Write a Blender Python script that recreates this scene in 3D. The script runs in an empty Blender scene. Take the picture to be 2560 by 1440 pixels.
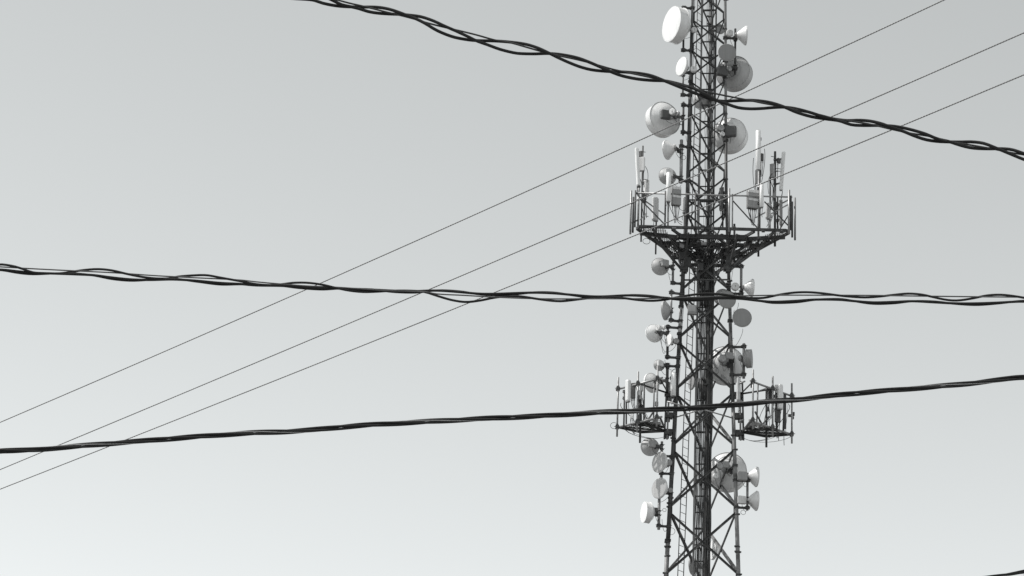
import bpy, math, random
from mathutils import Vector, Matrix
random.seed(7)
R = math.radians
scene = bpy.context.scene
col = scene.collection

# ------------------------------------------------------------------ camera
FPX, PITCH, ROLL, EYE = 7111.0, R(20.7), R(2.1), Vector((0, 0, 1.6))
FWD = Vector((0, math.cos(PITCH), math.sin(PITCH)))
UP0 = Vector((0, -math.sin(PITCH), math.cos(PITCH)))
RGT = Vector((math.cos(ROLL), 0, 0)) + UP0 * math.sin(ROLL)
UPV = Vector((-math.sin(ROLL), 0, 0)) + UP0 * math.cos(ROLL)
cam_d = bpy.data.cameras.new('camera')
cam_d.sensor_width = 36.0
cam_d.lens = 36.0 * FPX / 2560.0
cam_d.clip_start, cam_d.clip_end = 0.1, 20000
cam = bpy.data.objects.new('camera', cam_d)
col.objects.link(cam)
m = Matrix.Identity(4)
for i in range(3):
    m[i][0], m[i][1], m[i][2], m[i][3] = RGT[i], UPV[i], -FWD[i], EYE[i]
cam.matrix_world = m
scene.camera = cam

# ------------------------------------------------------------------ sky, sun, exposure
SUN_EL, SUN_AZ = R(55), R(-91)          # azimuth: 0 towards the viewer, -90 to the left
to_sun = Vector((math.sin(SUN_AZ) * math.cos(SUN_EL), -math.cos(SUN_AZ) * math.cos(SUN_EL), math.sin(SUN_EL)))
world = bpy.data.worlds.new('World')
scene.world = world
world.use_nodes = True
wt = world.node_tree
wt.nodes.clear()
sky = wt.nodes.new('ShaderNodeTexSky')
sky.sky_type = 'NISHITA'
sky.sun_disc = False
sky.sun_elevation = SUN_EL
sky.sun_rotation = math.atan2(to_sun.x, to_sun.y)
sky.altitude = 0
sky.air_density, sky.dust_density, sky.ozone_density = 2.5, 0.0, 1.0
bw = wt.nodes.new('ShaderNodeSeparateColor')     # the photograph is black and white: red-filter tones
tone = wt.nodes.new('ShaderNodeMixRGB')
tone.blend_type = 'MULTIPLY'
tone.inputs['Fac'].default_value = 1.0
tone.inputs['Color2'].default_value = (0.962, 1.0, 1.004, 1)
bg = wt.nodes.new('ShaderNodeBackground')
bg.inputs['Strength'].default_value = 0.15
wo = wt.nodes.new('ShaderNodeOutputWorld')
wt.links.new(sky.outputs[0], bw.inputs[0])
wt.links.new(bw.outputs[0], tone.inputs['Color1'])
wt.links.new(tone.outputs[0], bg.inputs['Color'])
wt.links.new(bg.outputs[0], wo.inputs['Surface'])
sun_d = bpy.data.lights.new('sun', 'SUN')
sun_d.energy, sun_d.angle, sun_d.color = 3.7, R(0.5), (1.0, 0.985, 0.965)
sun = bpy.data.objects.new('sun', sun_d)
col.objects.link(sun)
sun.rotation_euler = to_sun.to_track_quat('Z', 'Y').to_euler()
sun.location = (-60, 100, 120)
scene.view_settings.view_transform = 'Standard'
scene.view_settings.look = 'None'
scene.view_settings.exposure = 0.33
scene.view_settings.gamma = 1.0
scene.view_settings.use_curve_mapping = False

# ------------------------------------------------------------------ helpers
def ray(px, py):
    return FWD + RGT * ((px - 1280) / FPX) - UPV * ((py - 720) / FPX)
def at(px, py, Y):                       # point of the sight line at ground distance Y
    d = ray(px, py)
    return EYE + d * (Y / d.y)
def at_z(px, py, z):                     # point of the sight line at height z
    d = ray(px, py)
    return EYE + d * ((z - EYE.z) / d.z)
def mpp(p):                              # metres per photograph pixel at a point
    return (p - EYE).dot(FWD) / FPX
def proj(p):
    v = p - EYE
    k = FPX / v.dot(FWD)
    return 1280 + v.dot(RGT) * k, 720 - v.dot(UPV) * k

def frame(d):
    d = d.normalized()
    ref = Vector((0, 0, 1)) if abs(d.z) < 0.9 else Vector((0, 1, 0))
    a = d.cross(ref).normalized()
    return a, a.cross(d).normalized()

class MB:
    def __init__(s):
        s.v, s.f, s.sm = [], [], []
    def add(s, vs, fs, smooth=False):
        o = len(s.v)
        s.v += [tuple(v) for v in vs]
        for f in fs:
            s.f.append(tuple(i + o for i in f)); s.sm.append(smooth)
        return s
    def box(s, c, size, rot=None):
        c = Vector(c); hx, hy, hz = (x / 2 for x in size)
        vs = [Vector((x, y, z)) for x in (-hx, hx) for y in (-hy, hy) for z in (-hz, hz)]
        if rot is not None: vs = [rot @ v for v in vs]
        return s.add([c + v for v in vs], [(0, 1, 3, 2), (4, 6, 7, 5), (0, 4, 5, 1), (2, 3, 7, 6), (0, 2, 6, 4), (1, 5, 7, 3)])
    def rbox(s, c, size, bev, rot=None):  # box with chamfered vertical edges and soft ends
        c = Vector(c); hx, hy, hz = (x / 2 for x in size); b = bev
        ring = [(-hx + b, -hy), (hx - b, -hy), (hx, -hy + b), (hx, hy - b), (hx - b, hy), (-hx + b, hy), (-hx, hy - b), (-hx, -hy + b)]
        rows = []
        for z, k in ((-hz, 0.86), (-hz + b, 1), (hz - b, 1), (hz, 0.86)):
            rows.append([Vector((x * k, y * k, z)) for x, y in ring])
        vs = [v for r_ in rows for v in r_]
        if rot is not None: vs = [rot @ v for v in vs]
        fs = [tuple(range(7, -1, -1)), tuple(range(24, 32))]
        for j in range(3):
            for i in range(8):
                fs.append((j * 8 + i, j * 8 + (i + 1) % 8, (j + 1) * 8 + (i + 1) % 8, (j + 1) * 8 + i))
        return s.add([c + v for v in vs], fs)
    def tube(s, pts, r, n=8, caps=True):
        pts = [Vector(p) for p in pts]
        rs = r if isinstance(r, (list, tuple)) else [r] * len(pts)
        vs, fs = [], []
        a = None
        for i, p in enumerate(pts):
            d = (pts[min(i + 1, len(pts) - 1)] - pts[max(i - 1, 0)]).normalized()
            if a is None: a, b = frame(d)
            else:
                a = (a - d * a.dot(d)).normalized(); b = a.cross(d).normalized()
            for k in range(n):
                t = 2 * math.pi * k / n
                vs.append(p + (a * math.cos(t) + b * math.sin(t)) * rs[i])
        for i in range(len(pts) - 1):
            for k in range(n):
                fs.append((i * n + k, i * n + (k + 1) % n, (i + 1) * n + (k + 1) % n, (i + 1) * n + k))
        s.add(vs, fs, True)
        if caps:
            o = len(s.v) - len(vs)
            s.f.append(tuple(o + k for k in reversed(range(n)))); s.sm.append(False)
            e = o + (len(pts) - 1) * n
            s.f.append(tuple(e + k for k in range(n))); s.sm.append(False)
        return s
    def beam(s, p, q, w, h, up=None):     # solid bar
        p, q = Vector(p), Vector(q); d = (q - p).normalized()
        a, b = frame(d)
        if up is not None:
            a = d.cross(up).normalized(); b = a.cross(d).normalized()
        vs = []
        for c in (p, q):
            for x, y in ((-1, -1), (1, -1), (1, 1), (-1, 1)):
                vs.append(c + a * (x * w / 2) + b * (y * h / 2))
        return s.add(vs, [(3, 2, 1, 0), (4, 5, 6, 7)] + [(i, (i + 1) % 4, 4 + (i + 1) % 4, 4 + i) for i in range(4)])
    def angle(s, p, q, w, t, up):         # L-section steel
        p, q = Vector(p), Vector(q); d = (q - p).normalized()
        a = d.cross(up).normalized(); b = a.cross(d).normalized()
        prof = [(0, 0), (w, 0), (w, t), (t, t), (t, w), (0, w)]
        vs = [c + a * (x - w * 0.3) + b * (y - w * 0.3) for c in (p, q) for x, y in prof]
        fs = [tuple(reversed(range(6))), tuple(range(6, 12))] + [(i, (i + 1) % 6, 6 + (i + 1) % 6, 6 + i) for i in range(6)]
        return s.add(vs, fs)
    def lathe(s, prof, n=40, o=(0, 0, 0), ax=(0, -1, 0), sharp=35):
        o, ax = Vector(o), Vector(ax).normalized(); a, b = frame(ax)
        for j in range(len(prof) - 1):    # one band at a time, split where the profile kinks
            (r0, t0), (r1, t1) = prof[j], prof[j + 1]
            if j and not brk:
                pass
            vs = []
            for r_, t_ in ((r0, t0), (r1, t1)):
                for k in range(n):
                    u = 2 * math.pi * k / n
                    vs.append(o + ax * t_ + (a * math.cos(u) + b * math.sin(u)) * max(r_, 1e-5))
            brk = True
            fs = [(k, (k + 1) % n, n + (k + 1) % n, n + k) for k in range(n)]
            s.add(vs, fs, True)
        return s
    def build(s, name, mat, parent=None):
        me = bpy.data.meshes.new(name)
        me.from_pydata(s.v, [], s.f)
        me.polygons.foreach_set('use_smooth', s.sm)
        me.materials.append(M[mat])
        me.update()
        return link(name, me, parent)

def link(name, me, parent=None):
    o = bpy.data.objects.new(name, me)
    col.objects.link(o)
    if parent is not None:
        o.parent = parent
    return o
def thing(name, label, cat, loc, rz=0.0, group=None):
    o = bpy.data.objects.new(name, None)
    o.empty_display_size = 0.2
    col.objects.link(o)
    o.location = loc; o.rotation_euler = (0, 0, rz)
    return tag(o, label, cat, group)
def tag(o, label, cat, group=None):
    o['label'] = label; o['category'] = cat
    if group: o['group'] = group
    return o

# ------------------------------------------------------------------ materials
M = {}
def mat(name, c, rough=0.5, metal=0.0, var=0.25, scale=6.0, c2=None, patch=0.0, bump=0.0, spec=0.5, streak=0.0):
    ma = bpy.data.materials.new(name); ma.use_nodes = True
    nt = ma.node_tree; b = nt.nodes['Principled BSDF']
    tc = nt.nodes.new('ShaderNodeTexCoord')
    no = nt.nodes.new('ShaderNodeTexNoise'); no.inputs['Scale'].default_value = scale
    no.inputs['Detail'].default_value = 6; no.inputs['Roughness'].default_value = 0.65
    nt.links.new(tc.outputs['Object'], no.inputs['Vector'])
    ra = nt.nodes.new('ShaderNodeValToRGB')
    ra.color_ramp.elements[0].position, ra.color_ramp.elements[1].position = 0.3, 0.7
    ra.color_ramp.elements[0].color = (c * (1 - var), c * (1 - var), c * (1 - var) * 0.99, 1)
    ra.color_ramp.elements[1].color = (c * (1 + var * .6), c * (1 + var * .6), c * (1 + var * .6), 1)
    nt.links.new(no.outputs['Fac'], ra.inputs['Fac'])
    out = ra.outputs['Color']
    if patch:
        n2 = nt.nodes.new('ShaderNodeTexNoise'); n2.inputs['Scale'].default_value = scale * 0.45
        n2.inputs['Detail'].default_value = 8
        nt.links.new(tc.outputs['Object'], n2.inputs['Vector'])
        r2 = nt.nodes.new('ShaderNodeValToRGB')
        r2.color_ramp.elements[0].position, r2.color_ramp.elements[1].position = 0.62 - patch * .2, 0.68 - patch * .1
        nt.links.new(n2.outputs['Fac'], r2.inputs['Fac'])
        mx = nt.nodes.new('ShaderNodeMixRGB')
        nt.links.new(r2.outputs['Color'], mx.inputs['Fac'])
        nt.links.new(out, mx.inputs['Color1'])
        mx.inputs['Color2'].default_value = (c2, c2, c2 * .99, 1)
        out = mx.outputs['Color']
    if streak:                              # rain streaks and grime
        mp = nt.nodes.new('ShaderNodeMapping'); mp.inputs['Scale'].default_value = (9, 9, 1.1)
        n3 = nt.nodes.new('ShaderNodeTexNoise'); n3.inputs['Scale'].default_value = 1.6; n3.inputs['Detail'].default_value = 5
        nt.links.new(tc.outputs['Object'], mp.inputs['Vector']); nt.links.new(mp.outputs['Vector'], n3.inputs['Vector'])
        r3 = nt.nodes.new('ShaderNodeValToRGB')
        r3.color_ramp.elements[0].position, r3.color_ramp.elements[1].position = 0.35, 0.62
        k3 = 1 - streak
        r3.color_ramp.elements[0].color = (k3, k3, k3, 1); r3.color_ramp.elements[1].color = (1, 1, 1, 1)
        m3 = nt.nodes.new('ShaderNodeMixRGB'); m3.blend_type = 'MULTIPLY'; m3.inputs['Fac'].default_value = 1
        nt.links.new(n3.outputs['Fac'], r3.inputs['Fac']); nt.links.new(out, m3.inputs['Color1']); nt.links.new(r3.outputs['Color'], m3.inputs['Color2'])
        out = m3.outputs['Color']
    nt.links.new(out, b.inputs['Base Color'])
    b.inputs['Roughness'].default_value = rough
    b.inputs['Metallic'].default_value = metal
    b.inputs['Specular IOR Level'].default_value = spec
    if bump:
        bu = nt.nodes.new('ShaderNodeBump'); bu.inputs['Strength'].default_value = bump; bu.inputs['Distance'].default_value = 0.01
        nt.links.new(no.outputs['Fac'], bu.inputs['Height']); nt.links.new(bu.outputs['Normal'], b.inputs['Normal'])
    M[name] = ma
mat('dark_paint', 0.055, 0.55, 0, 0.35, 4, 0.09, 0.25, 0.15, spec=0.3)
mat('brace_paint', 0.07, 0.55, 0, 0.35, 5, 0.14, 0.3, 0.1, spec=0.3)
mat('grey_paint', 0.19, 0.5, 0, 0.25, 4, 0.09, 0.3, 0.1, spec=0.4)
mat('pale_paint', 0.42, 0.5, 0, 0.25, 5, 0.1, 0.5, 0.1, spec=0.4)
mat('sunlit_brace_paint', 0.27, 0.5, 0, 0.3, 5, 0.06, 0.9, 0.1, spec=0.4)  # sun on the braces put into a paler colour, with random dark patches
mat('galvanised', 0.30, 0.42, 0.35, 0.3, 14, 0.18, 0.3, 0.05)
mat('dark_steel', 0.055, 0.5, 0.2, 0.35, 8, 0.12, 0.2)
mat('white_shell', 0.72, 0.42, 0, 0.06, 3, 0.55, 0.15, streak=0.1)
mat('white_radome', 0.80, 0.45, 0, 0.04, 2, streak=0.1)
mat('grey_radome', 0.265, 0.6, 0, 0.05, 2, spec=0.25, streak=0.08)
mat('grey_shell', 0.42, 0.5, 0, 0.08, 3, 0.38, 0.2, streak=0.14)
mat('unit_white', 0.66, 0.45, 0, 0.08, 5, 0.5, 0.2, streak=0.25)
mat('unit_grey', 0.30, 0.5, 0, 0.12, 5, streak=0.15)
mat('unit_dark', 0.07, 0.5, 0, 0.2, 5)
mat('cable_black', 0.036, 0.55, 0, 0.2, 10, spec=0.35)
mat('feeder_black', 0.042, 0.5, 0, 0.3, 3, spec=0.4)
mat('feeder_sunlit', 0.08, 0.5, 0, 0.3, 3, spec=0.4)  # paler copy of the black feeders: sunlight on the cables put into the colour
mat('aerial_black', 0.036, 0.9, 0, 0.2, 30, spec=0.08)
mat('messenger_black', 0.06, 0.8, 0, 0.2, 30, spec=0.15)
mat('bare_strand', 0.34, 0.4, 0.55, 0.25, 60)
mat('messenger_strand', 0.11, 0.5, 0.4, 0.25, 40)
mat('wire_strand', 0.19, 0.45, 0.3, 0.25, 60)
mat('grating_steel', 0.42, 0.5, 0.2, 0.25, 9)
mat('ground_soil', 0.17, 0.95, 0, 0.35, 0.06, 0.11, 0.4, spec=0.1)

# ------------------------------------------------------------------ ground (below the frame)
g = MB()
N_, S_ = 24, 3000.0
vs = [((i / N_ - .5) * 2 * S_, (j / N_ - .5) * 2 * S_, 0.0) for j in range(N_ + 1) for i in range(N_ + 1)]
g.add(vs, [(j * (N_ + 1) + i, j * (N_ + 1) + i + 1, (j + 1) * (N_ + 1) + i + 1, (j + 1) * (N_ + 1) + i) for j in range(N_) for i in range(N_)])
gr = g.build('ground', 'ground_soil'); gr['kind'] = 'structure'

# ------------------------------------------------------------------ the tower
CX, CY, PHI = 8.085, 110.7, R(7)
LR = Vector((math.cos(PHI), -math.sin(PHI), 0)); AWAY = Vector((math.sin(PHI), math.cos(PHI), 0))
ZB = 47.6
def width(z):
    return 1.635 - (z - ZB) * 0.0245 if z > ZB else 1.635 + (ZB - z) * 0.0765
def leg(i, z):                           # 0 left, 1 right, 2 rear
    w = width(z); c = Vector((CX, CY, z))
    if i == 2: return c + AWAY * (w / math.sqrt(3))
    return c - AWAY * (w / (2 * math.sqrt(3))) + LR * (w / 2 * (1 if i else -1))
def solve_z(py, fn, lo=15.0, hi=75.0):
    for _ in range(50):
        mid = (lo + hi) / 2
        if proj(fn(mid))[1] > py: lo = mid
        else: hi = mid
    return (lo + hi) / 2
zl = lambda py: solve_z(py, lambda z: leg(0, z))
zr = lambda py: solve_z(py, lambda z: leg(1, z))
zt = lambda py: solve_z(py, lambda z: leg(2, z))
tower = thing('telecom_tower', 'three-legged steel lattice mast carrying dishes, platforms, ladder and cable tray', 'tower', (CX, CY, 0))
ORG = Vector((CX, CY, 0))
def tb(mb, name, matn, parent=None, origin=ORG):   # build a tower part: world shapes into the tower's frame
    mb.v = [tuple(Vector(v) - origin) for v in mb.v]
    return mb.build(name, matn, tower if parent is None else parent)

node_px = [1440, 1273, 1118, 978, 850, 730, 622, 526, 438, 353, 275, 197, 119, 42]
nodes = [zl(p) for p in node_px]
lo = nodes[0]; step = 3.0
low = []
while lo > 3:
    lo -= step; step = min(step * 1.06, 5); low.append(max(lo, 0.4))
low = list(reversed(low))
hi = [nodes[-1] + 1.5 * (k + 1) for k in range(5)]
nodes_all = low + nodes + hi
ZTOP = hi[-1] + 0.3
# legs: painted in bands
bands = {0: [(ZTOP, 'grey_paint'), (zl(70), 'dark_paint'), (zl(128), 'grey_paint'), (zl(205), 'dark_paint'), (zl(768), 'pale_paint'), (zl(836), 'dark_paint'), (zl(1352), 'grey_paint')],
         1: [(ZTOP, 'grey_paint'), (zr(352), 'dark_paint'), (zr(735), 'grey_paint'), (zr(905), 'dark_paint'), (zr(1010), 'grey_paint')],
         2: [(ZTOP, 'pale_paint'), (zt(250), 'dark_paint')]}
def leg_r(z):
    return 0.058 if z > ZB + 4 else min(0.085, 0.06 + (ZB + 4 - z) * 0.0013)
for i in range(3):
    bs = bands[i] + [(0.0, None)]
    for (z1, mt), (z0, _) in zip(bs[:-1], bs[1:]):
        mb = MB(); k = max(2, int((z1 - z0) / 2) + 1)
        zs = sorted(set([z0 + (z1 - z0) * j / (k - 1) for j in range(k)] + ([ZB] if z0 < ZB < z1 else [])))
        mb.tube([leg(i, z) for z in zs], [leg_r(z) + (.012 if i == 0 and mt == 'dark_paint' and z > 42 else 0) for z in zs], 14)
        lg = tb(mb, 'leg', mt)
        fl = MB()                          # bolted flange at the foot of each length
        for dz in (-.02, .035):
            fl.tube([leg(i, z0 + dz), leg(i, z0 + dz + .03)], leg_r(z0) + .045, 14)
        if z0 > 1: tb(fl, 'flange', 'dark_paint', lg)
# step bolts on the right leg, thin whiskers
# diagonal bracing: every face crossed in every panel
GAP = 0.11
for n_, (z0, z1) in enumerate(zip(nodes_all[:-1], nodes_all[1:])):
    seen = z1 > 26
    for a, b in ((0, 1), (0, 2), (1, 2)):
        for s_ in (0, 1):
            p = leg(a, (z0 if s_ else z1) + (GAP if s_ else -GAP)); q = leg(b, (z1 if s_ else z0) + (-GAP if s_ else GAP))
            d = (q - p).normalized(); off = leg_r(z0) * .8
            w_ = 0.055 + 0.035 * min(1, max(0, (50 - z0) / 18))
            nrm = (leg(a, z0) + leg(b, z0)) / 2 - Vector((CX, CY, z0)); nrm.normalize()
            sh = nrm * (0.02 if s_ else -0.025)
            pale = (b == 2) and s_ == 1 and (z0 < 41)  # rising rear-face braces take the colour with sunlight painted in
            if pale: w_ *= 1.15
            mb = MB()
            mb.angle(p + d * off + sh, q - d * off + sh, w_, 0.012, nrm)
            tb(mb, 'brace', 'sunlit_brace_paint' if pale else 'brace_paint')
    if seen:
        for i in range(3):                 # gusset plates where the diagonals meet the leg
            mb = MB(); c = leg(i, z1)
            for j in range(3):
                if j == i: continue
                d = (leg(j, z1) - c); d.z = 0; d.normalize()
                mb.beam(c + d * .05 + Vector((0, 0, -.17)), c + d * .05 + Vector((0, 0, .17)), .012, .13, d)
            tb(mb, 'gusset_plate', 'dark_paint')
# horizontals seen near the top and at the change of taper
for py, i, j in ((66, 0, 1), (500, 0, 1), (500, 0, 2), (500, 1, 2), (622, 0, 1), (622, 0, 2), (622, 1, 2), (700, 0, 1)):
    z = zl(py); mb = MB().beam(leg(i, z), leg(j, z), .05 if py > 100 else .028, .06 if py > 100 else .028)
    tb(mb, 'horizontal_strut', 'brace_paint')

# ladder inside the left rear face
LT = (leg(2, 40) - leg(0, 40)); LT.z = 0; LT.normalize()
def lad(z, side):
    base = leg(0, z); k = 0.20 + 0.028 * max(0, ZB - z)
    inw = Vector((CX, CY, z)) - base; inw.z = 0; inw.normalize()
    return base + LT * (k + .42 * side) + inw * .12
lz0, lz1 = 27.0, ZTOP
mb = MB()
for sd in (0, 1):
    mb.tube([lad(z, sd) for z in (lz0, ZB, lz1)], .019, 6)
ladder = tb(mb, 'ladder', 'brace_paint')
z = lz0 + .1; k = 0
while z < lz1:
    tb(MB().tube([lad(z, 0), lad(z, 1)], .012, 6), 'rung', 'brace_paint', ladder)
    z += 0.345

# cable tray and the feeders running up it
def tray(z, u, d=0.0):                     # u across the tray in metres, d towards the viewer
    c = Vector((CX - .02 - .085 * min(1, max(0, (54 - z) / 22)), CY - .12, z))
    return c + LR * u - AWAY * d
TW = 0.31
def rail(u, w, m_):
    mb = MB()
    for z0, z1 in ((27, 32), (32, 54), (54, ZTOP)): mb.beam(tray(z0 - .01, u), tray(z1 + .01, u), w, .10, LR.cross(Vector((0, 0, 1))))
    return tb(mb, 'tray_rail', m_)
trayo = rail(-TW, .075, 'grey_paint'); trayr = rail(TW, .06, 'dark_paint')
z = 27.2; k = 0
while z < ZTOP:
    tb(MB().beam(tray(z, -TW), tray(z, TW), .04, .05 + .03 * (k % 3 == 0)), 'tray_rung', 'dark_paint', trayo)
    z += 0.68 if z < ZB else 0.75; k += 1
zp = zl(640)
def feeder(u0, d0, z0, z1, r, m_, amp=.012):
    pts = []; ph = random.random() * 6; n = int((z1 - z0) / .35)
    for j in range(n + 1):
        z = z0 + (z1 - z0) * j / n
        pts.append(tray(z, u0 + amp * math.sin(z * 1.3 + ph) + amp * .6 * math.sin(z * 3.1 + ph * 2), d0 + amp * math.cos(z * 1.7 + ph)))
    tb(MB().tube(pts, r, 6), 'feeder_cable', m_)
for j in range(15):
    u = -.26 + .44 * j / 14 + random.uniform(-.01, .01)
    feeder(u, .05 + .03 * (j % 2), 27, zp - random.uniform(-1.2, 1.3), random.choice((.009, .012, .015)), random.choice(('feeder_black', 'feeder_sunlit', 'feeder_sunlit')), .01)
for j in range(7):
    feeder(-.22 + .06 * j, .02, 27, zp - random.uniform(-.5, .5), .013, 'feeder_black', .012)
for j in range(10):
    feeder(.15 + .024 * j, .12 + .03 * (j % 3), 27, zp + random.uniform(-.5, 1.2), .021, 'feeder_black', .012)
for u, r in ((.11, .016), (.15, .02), (.2, .02), (.25, .022), (.02, .01), (-.08, .008), (-.03, .007)):
    feeder(u, .06, zp, ZTOP if r < .021 else zl(60), r, 'feeder_black', .02)
for j in range(9):                         # the heavy bundle hanging under the platform
    feeder(-.2 + .05 * j, .16 + .03 * (j % 2), zl(760), zp + .1, .026, 'feeder_black', .03)
for j, py in enumerate((770, 905, 948, 1208, 1355)):   # cable clamps and splice clutter
    z = zl(py)
    for _ in range(7):
        mb = MB().box(tray(z + random.uniform(-.18, .18), random.uniform(-.24, .26), .12 + random.uniform(0, .06)), (random.uniform(.05, .16), .06, random.uniform(.03, .12)))
        tb(mb, 'cable_clamp', 'dark_paint')
# dark sheath round the feeders
for py0, py1 in ((938, 990),):
    z0, z1 = zl(py1), zl(py0)
    for j in range(8):
        feeder(-.22 + .06 * j, .1, z0, z1, .024, 'feeder_black', .006)
# drip loops from the platform into the tray
def bez(p0, p1, p2, p3, n=12):
    return [p0 * (1 - t) ** 3 + p1 * 3 * t * (1 - t) ** 2 + p2 * 3 * t * t * (1 - t) + p3 * t ** 3 for t in (k / n for k in range(n + 1))]
for j in range(18):
    sd = -1 if j % 2 else 1
    a = at(1757 + sd * random.uniform(25, 62), random.uniform(585, 640), CY + random.uniform(-.9, .6))
    b = tray(zl(random.uniform(680, 740)), random.uniform(-.22, .22), .14)
    tb(MB().tube(bez(a, a + Vector((-sd * .3, 0, .25)), b + Vector((0, 0, .7)), b), random.choice((.014, .02, .024)), 6), 'feeder_cable', 'feeder_black')

# mast poles standing off the legs: (x, y top, y bottom, leg, metres nearer than the leg, radius, paint, arm rows)
mounts = {
    'a': (1709, 16, 130, 0, .0, .045, 'dark_paint', (20, 126)), 'b': (1707.5, 172, 242, 0, .0, .04, 'grey_paint', (182, 238)),
    'c': (1708, 255, 338, 0, .05, .05, 'dark_paint', (263, 331)), 'd': (1703, 350, 458, 0, .05, .07, 'galvanised', (366, 452)),
    'e': (1682.5, 634, 712, 0, .05, .05, 'grey_paint', (645, 708)), 'f': (1678, 724, 806, 0, .1, .045, 'galvanised', (732, 801)),
    'g': (1669, 812, 898, 0, .05, .055, 'dark_paint', (818, 893)), 'h': (1668, 908, 998, 0, .0, .06, 'dark_paint', (915, 988)),
    'i': (1654, 1104, 1196, 0, .0, .055, 'grey_paint', (1140, 1184)), 'j': (1647.5, 1226, 1324, 0, .05, .06, 'galvanised', (1232, 1315)),
    'k': (1838, 72, 186, 1, .0, .045, 'dark_paint', (96, 172)), 'l': (1853, 660, 738, 1, .0, .055, 'grey_paint', (667, 735)),
    'm': (1859.5, 859, 946, 1, .1, .06, 'grey_paint', (867, 937)), 'n': (1868.5, 1184, 1276, 1, .0, .05, 'grey_paint', (1202, 1270))}
POLE = {}
for k, (x, y0, y1, lg, near, r, mt, arms) in mounts.items():
    ym = (y0 + y1) / 2; zz = (zl if lg == 0 else zr)(ym); Y = leg(lg, zz).y - near
    c = at(x, ym, Y); zt_, zb_ = at(x, y0, Y).z, at(x, y1, Y).z
    POLE[k] = (c, zb_, zt_)
    po = tb(MB().tube([Vector((c.x, c.y, zb_)), Vector((c.x, c.y, zt_))], r, 12), 'mount_pole', mt)
    for ya in arms:
        za = at(x, ya, Y).z; L = leg(lg, za)
        mb = MB().beam(Vector((c.x, c.y, za)), L, .075, .085)
        for q in (Vector((c.x, c.y, za)), L):
            mb.box(q, (.2, .2, .07)); mb.box(q + Vector((0, 0, .06)), (.17, .17, .025))
            mb.tube([q + Vector((-.13, -.1, .02)), q + Vector((.13, -.1, .02))], .012, 6)
        tb(mb, 'standoff_arm', 'dark_paint', po)

# clamps and small hardware dotted up the legs
for i in range(3):
    for _ in range(26):
        z = random.uniform(30, 58); c = leg(i, z); mb = MB()
        mb.tube([c - Vector((0, 0, .025)), c + Vector((0, 0, .025))], leg_r(z) + .02, 10)
        mb.box(c + Vector((random.choice((-.1, .1)), -.06, 0)), (.07, .07, .06))
        tb(mb, 'leg_clamp', 'dark_paint')
    for j in range(1 if i != 1 else 0):     # thin lines strapped up the legs
        pts = [leg(i, z) + Vector((.09 + .035 * j + .01 * math.sin(z * 2.1 + j), -.04, 0)) for z in (28 + .7 * q for q in range(44 if i != 1 else 26))]
        tb(MB().tube(pts, .011, 5), 'feeder_cable', 'feeder_black')
# loose loops of line
def loop(px, py, rpx, Y, tilt=0.2, r=.009):
    c = at(px, py, Y); rr = rpx * mpp(c)
    return MB().tube([c + Vector((math.cos(t) * rr, math.sin(t) * rr * tilt, math.sin(t) * rr)) for t in (2 * math.pi * k / 20 * 1.04 for k in range(21))], r, 6)
for px, py, rp, lg in ((1708, 394, 6.5, 0), (1678, 1328, 9.5, 0), (1688, 930, 8, 0), (1661, 1275, 4.5, 0), (1858, 1281, 6, 1), (1788, 927, 9, 1), (1734, 118, 6, 0)):
    tb(loop(px, py, rp, leg(lg, 40).y - .15), 'cable_loop', 'cable_black')
# ragged thin droppers on both sides
for x0, y0, x1, y1, lg in ((1672, 684, 1692, 706, 0), (1648, 830, 1668, 876, 0), (1652, 832, 1663, 880, 0), (1662, 900, 1690, 918, 0), (1832, 668, 1826, 720, 1), (1857, 822, 1838, 862, 1),
                           (1846, 757, 1836, 775, 1), (1640, 1140, 1652, 1150, 0), (1655, 1298, 1668, 1322, 0), (1835, 862, 1842, 940, 1), (1715, 340, 1730, 352, 0), (1722, 190, 1730, 215, 0),
                           (1828, 770, 1832, 850, 1), (1822, 775, 1834, 845, 1), (1690, 500, 1716, 520, 0)):
    Y = leg(lg, 40).y - .2
    a, b = at(x0, y0, Y), at(x1, y1, Y)
    tb(MB().tube(bez(a, a + Vector((.02, 0, -.35)), b + Vector((-.12, 0, -.3)), b), .009, 5), 'feeder_cable', 'cable_black')

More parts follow.
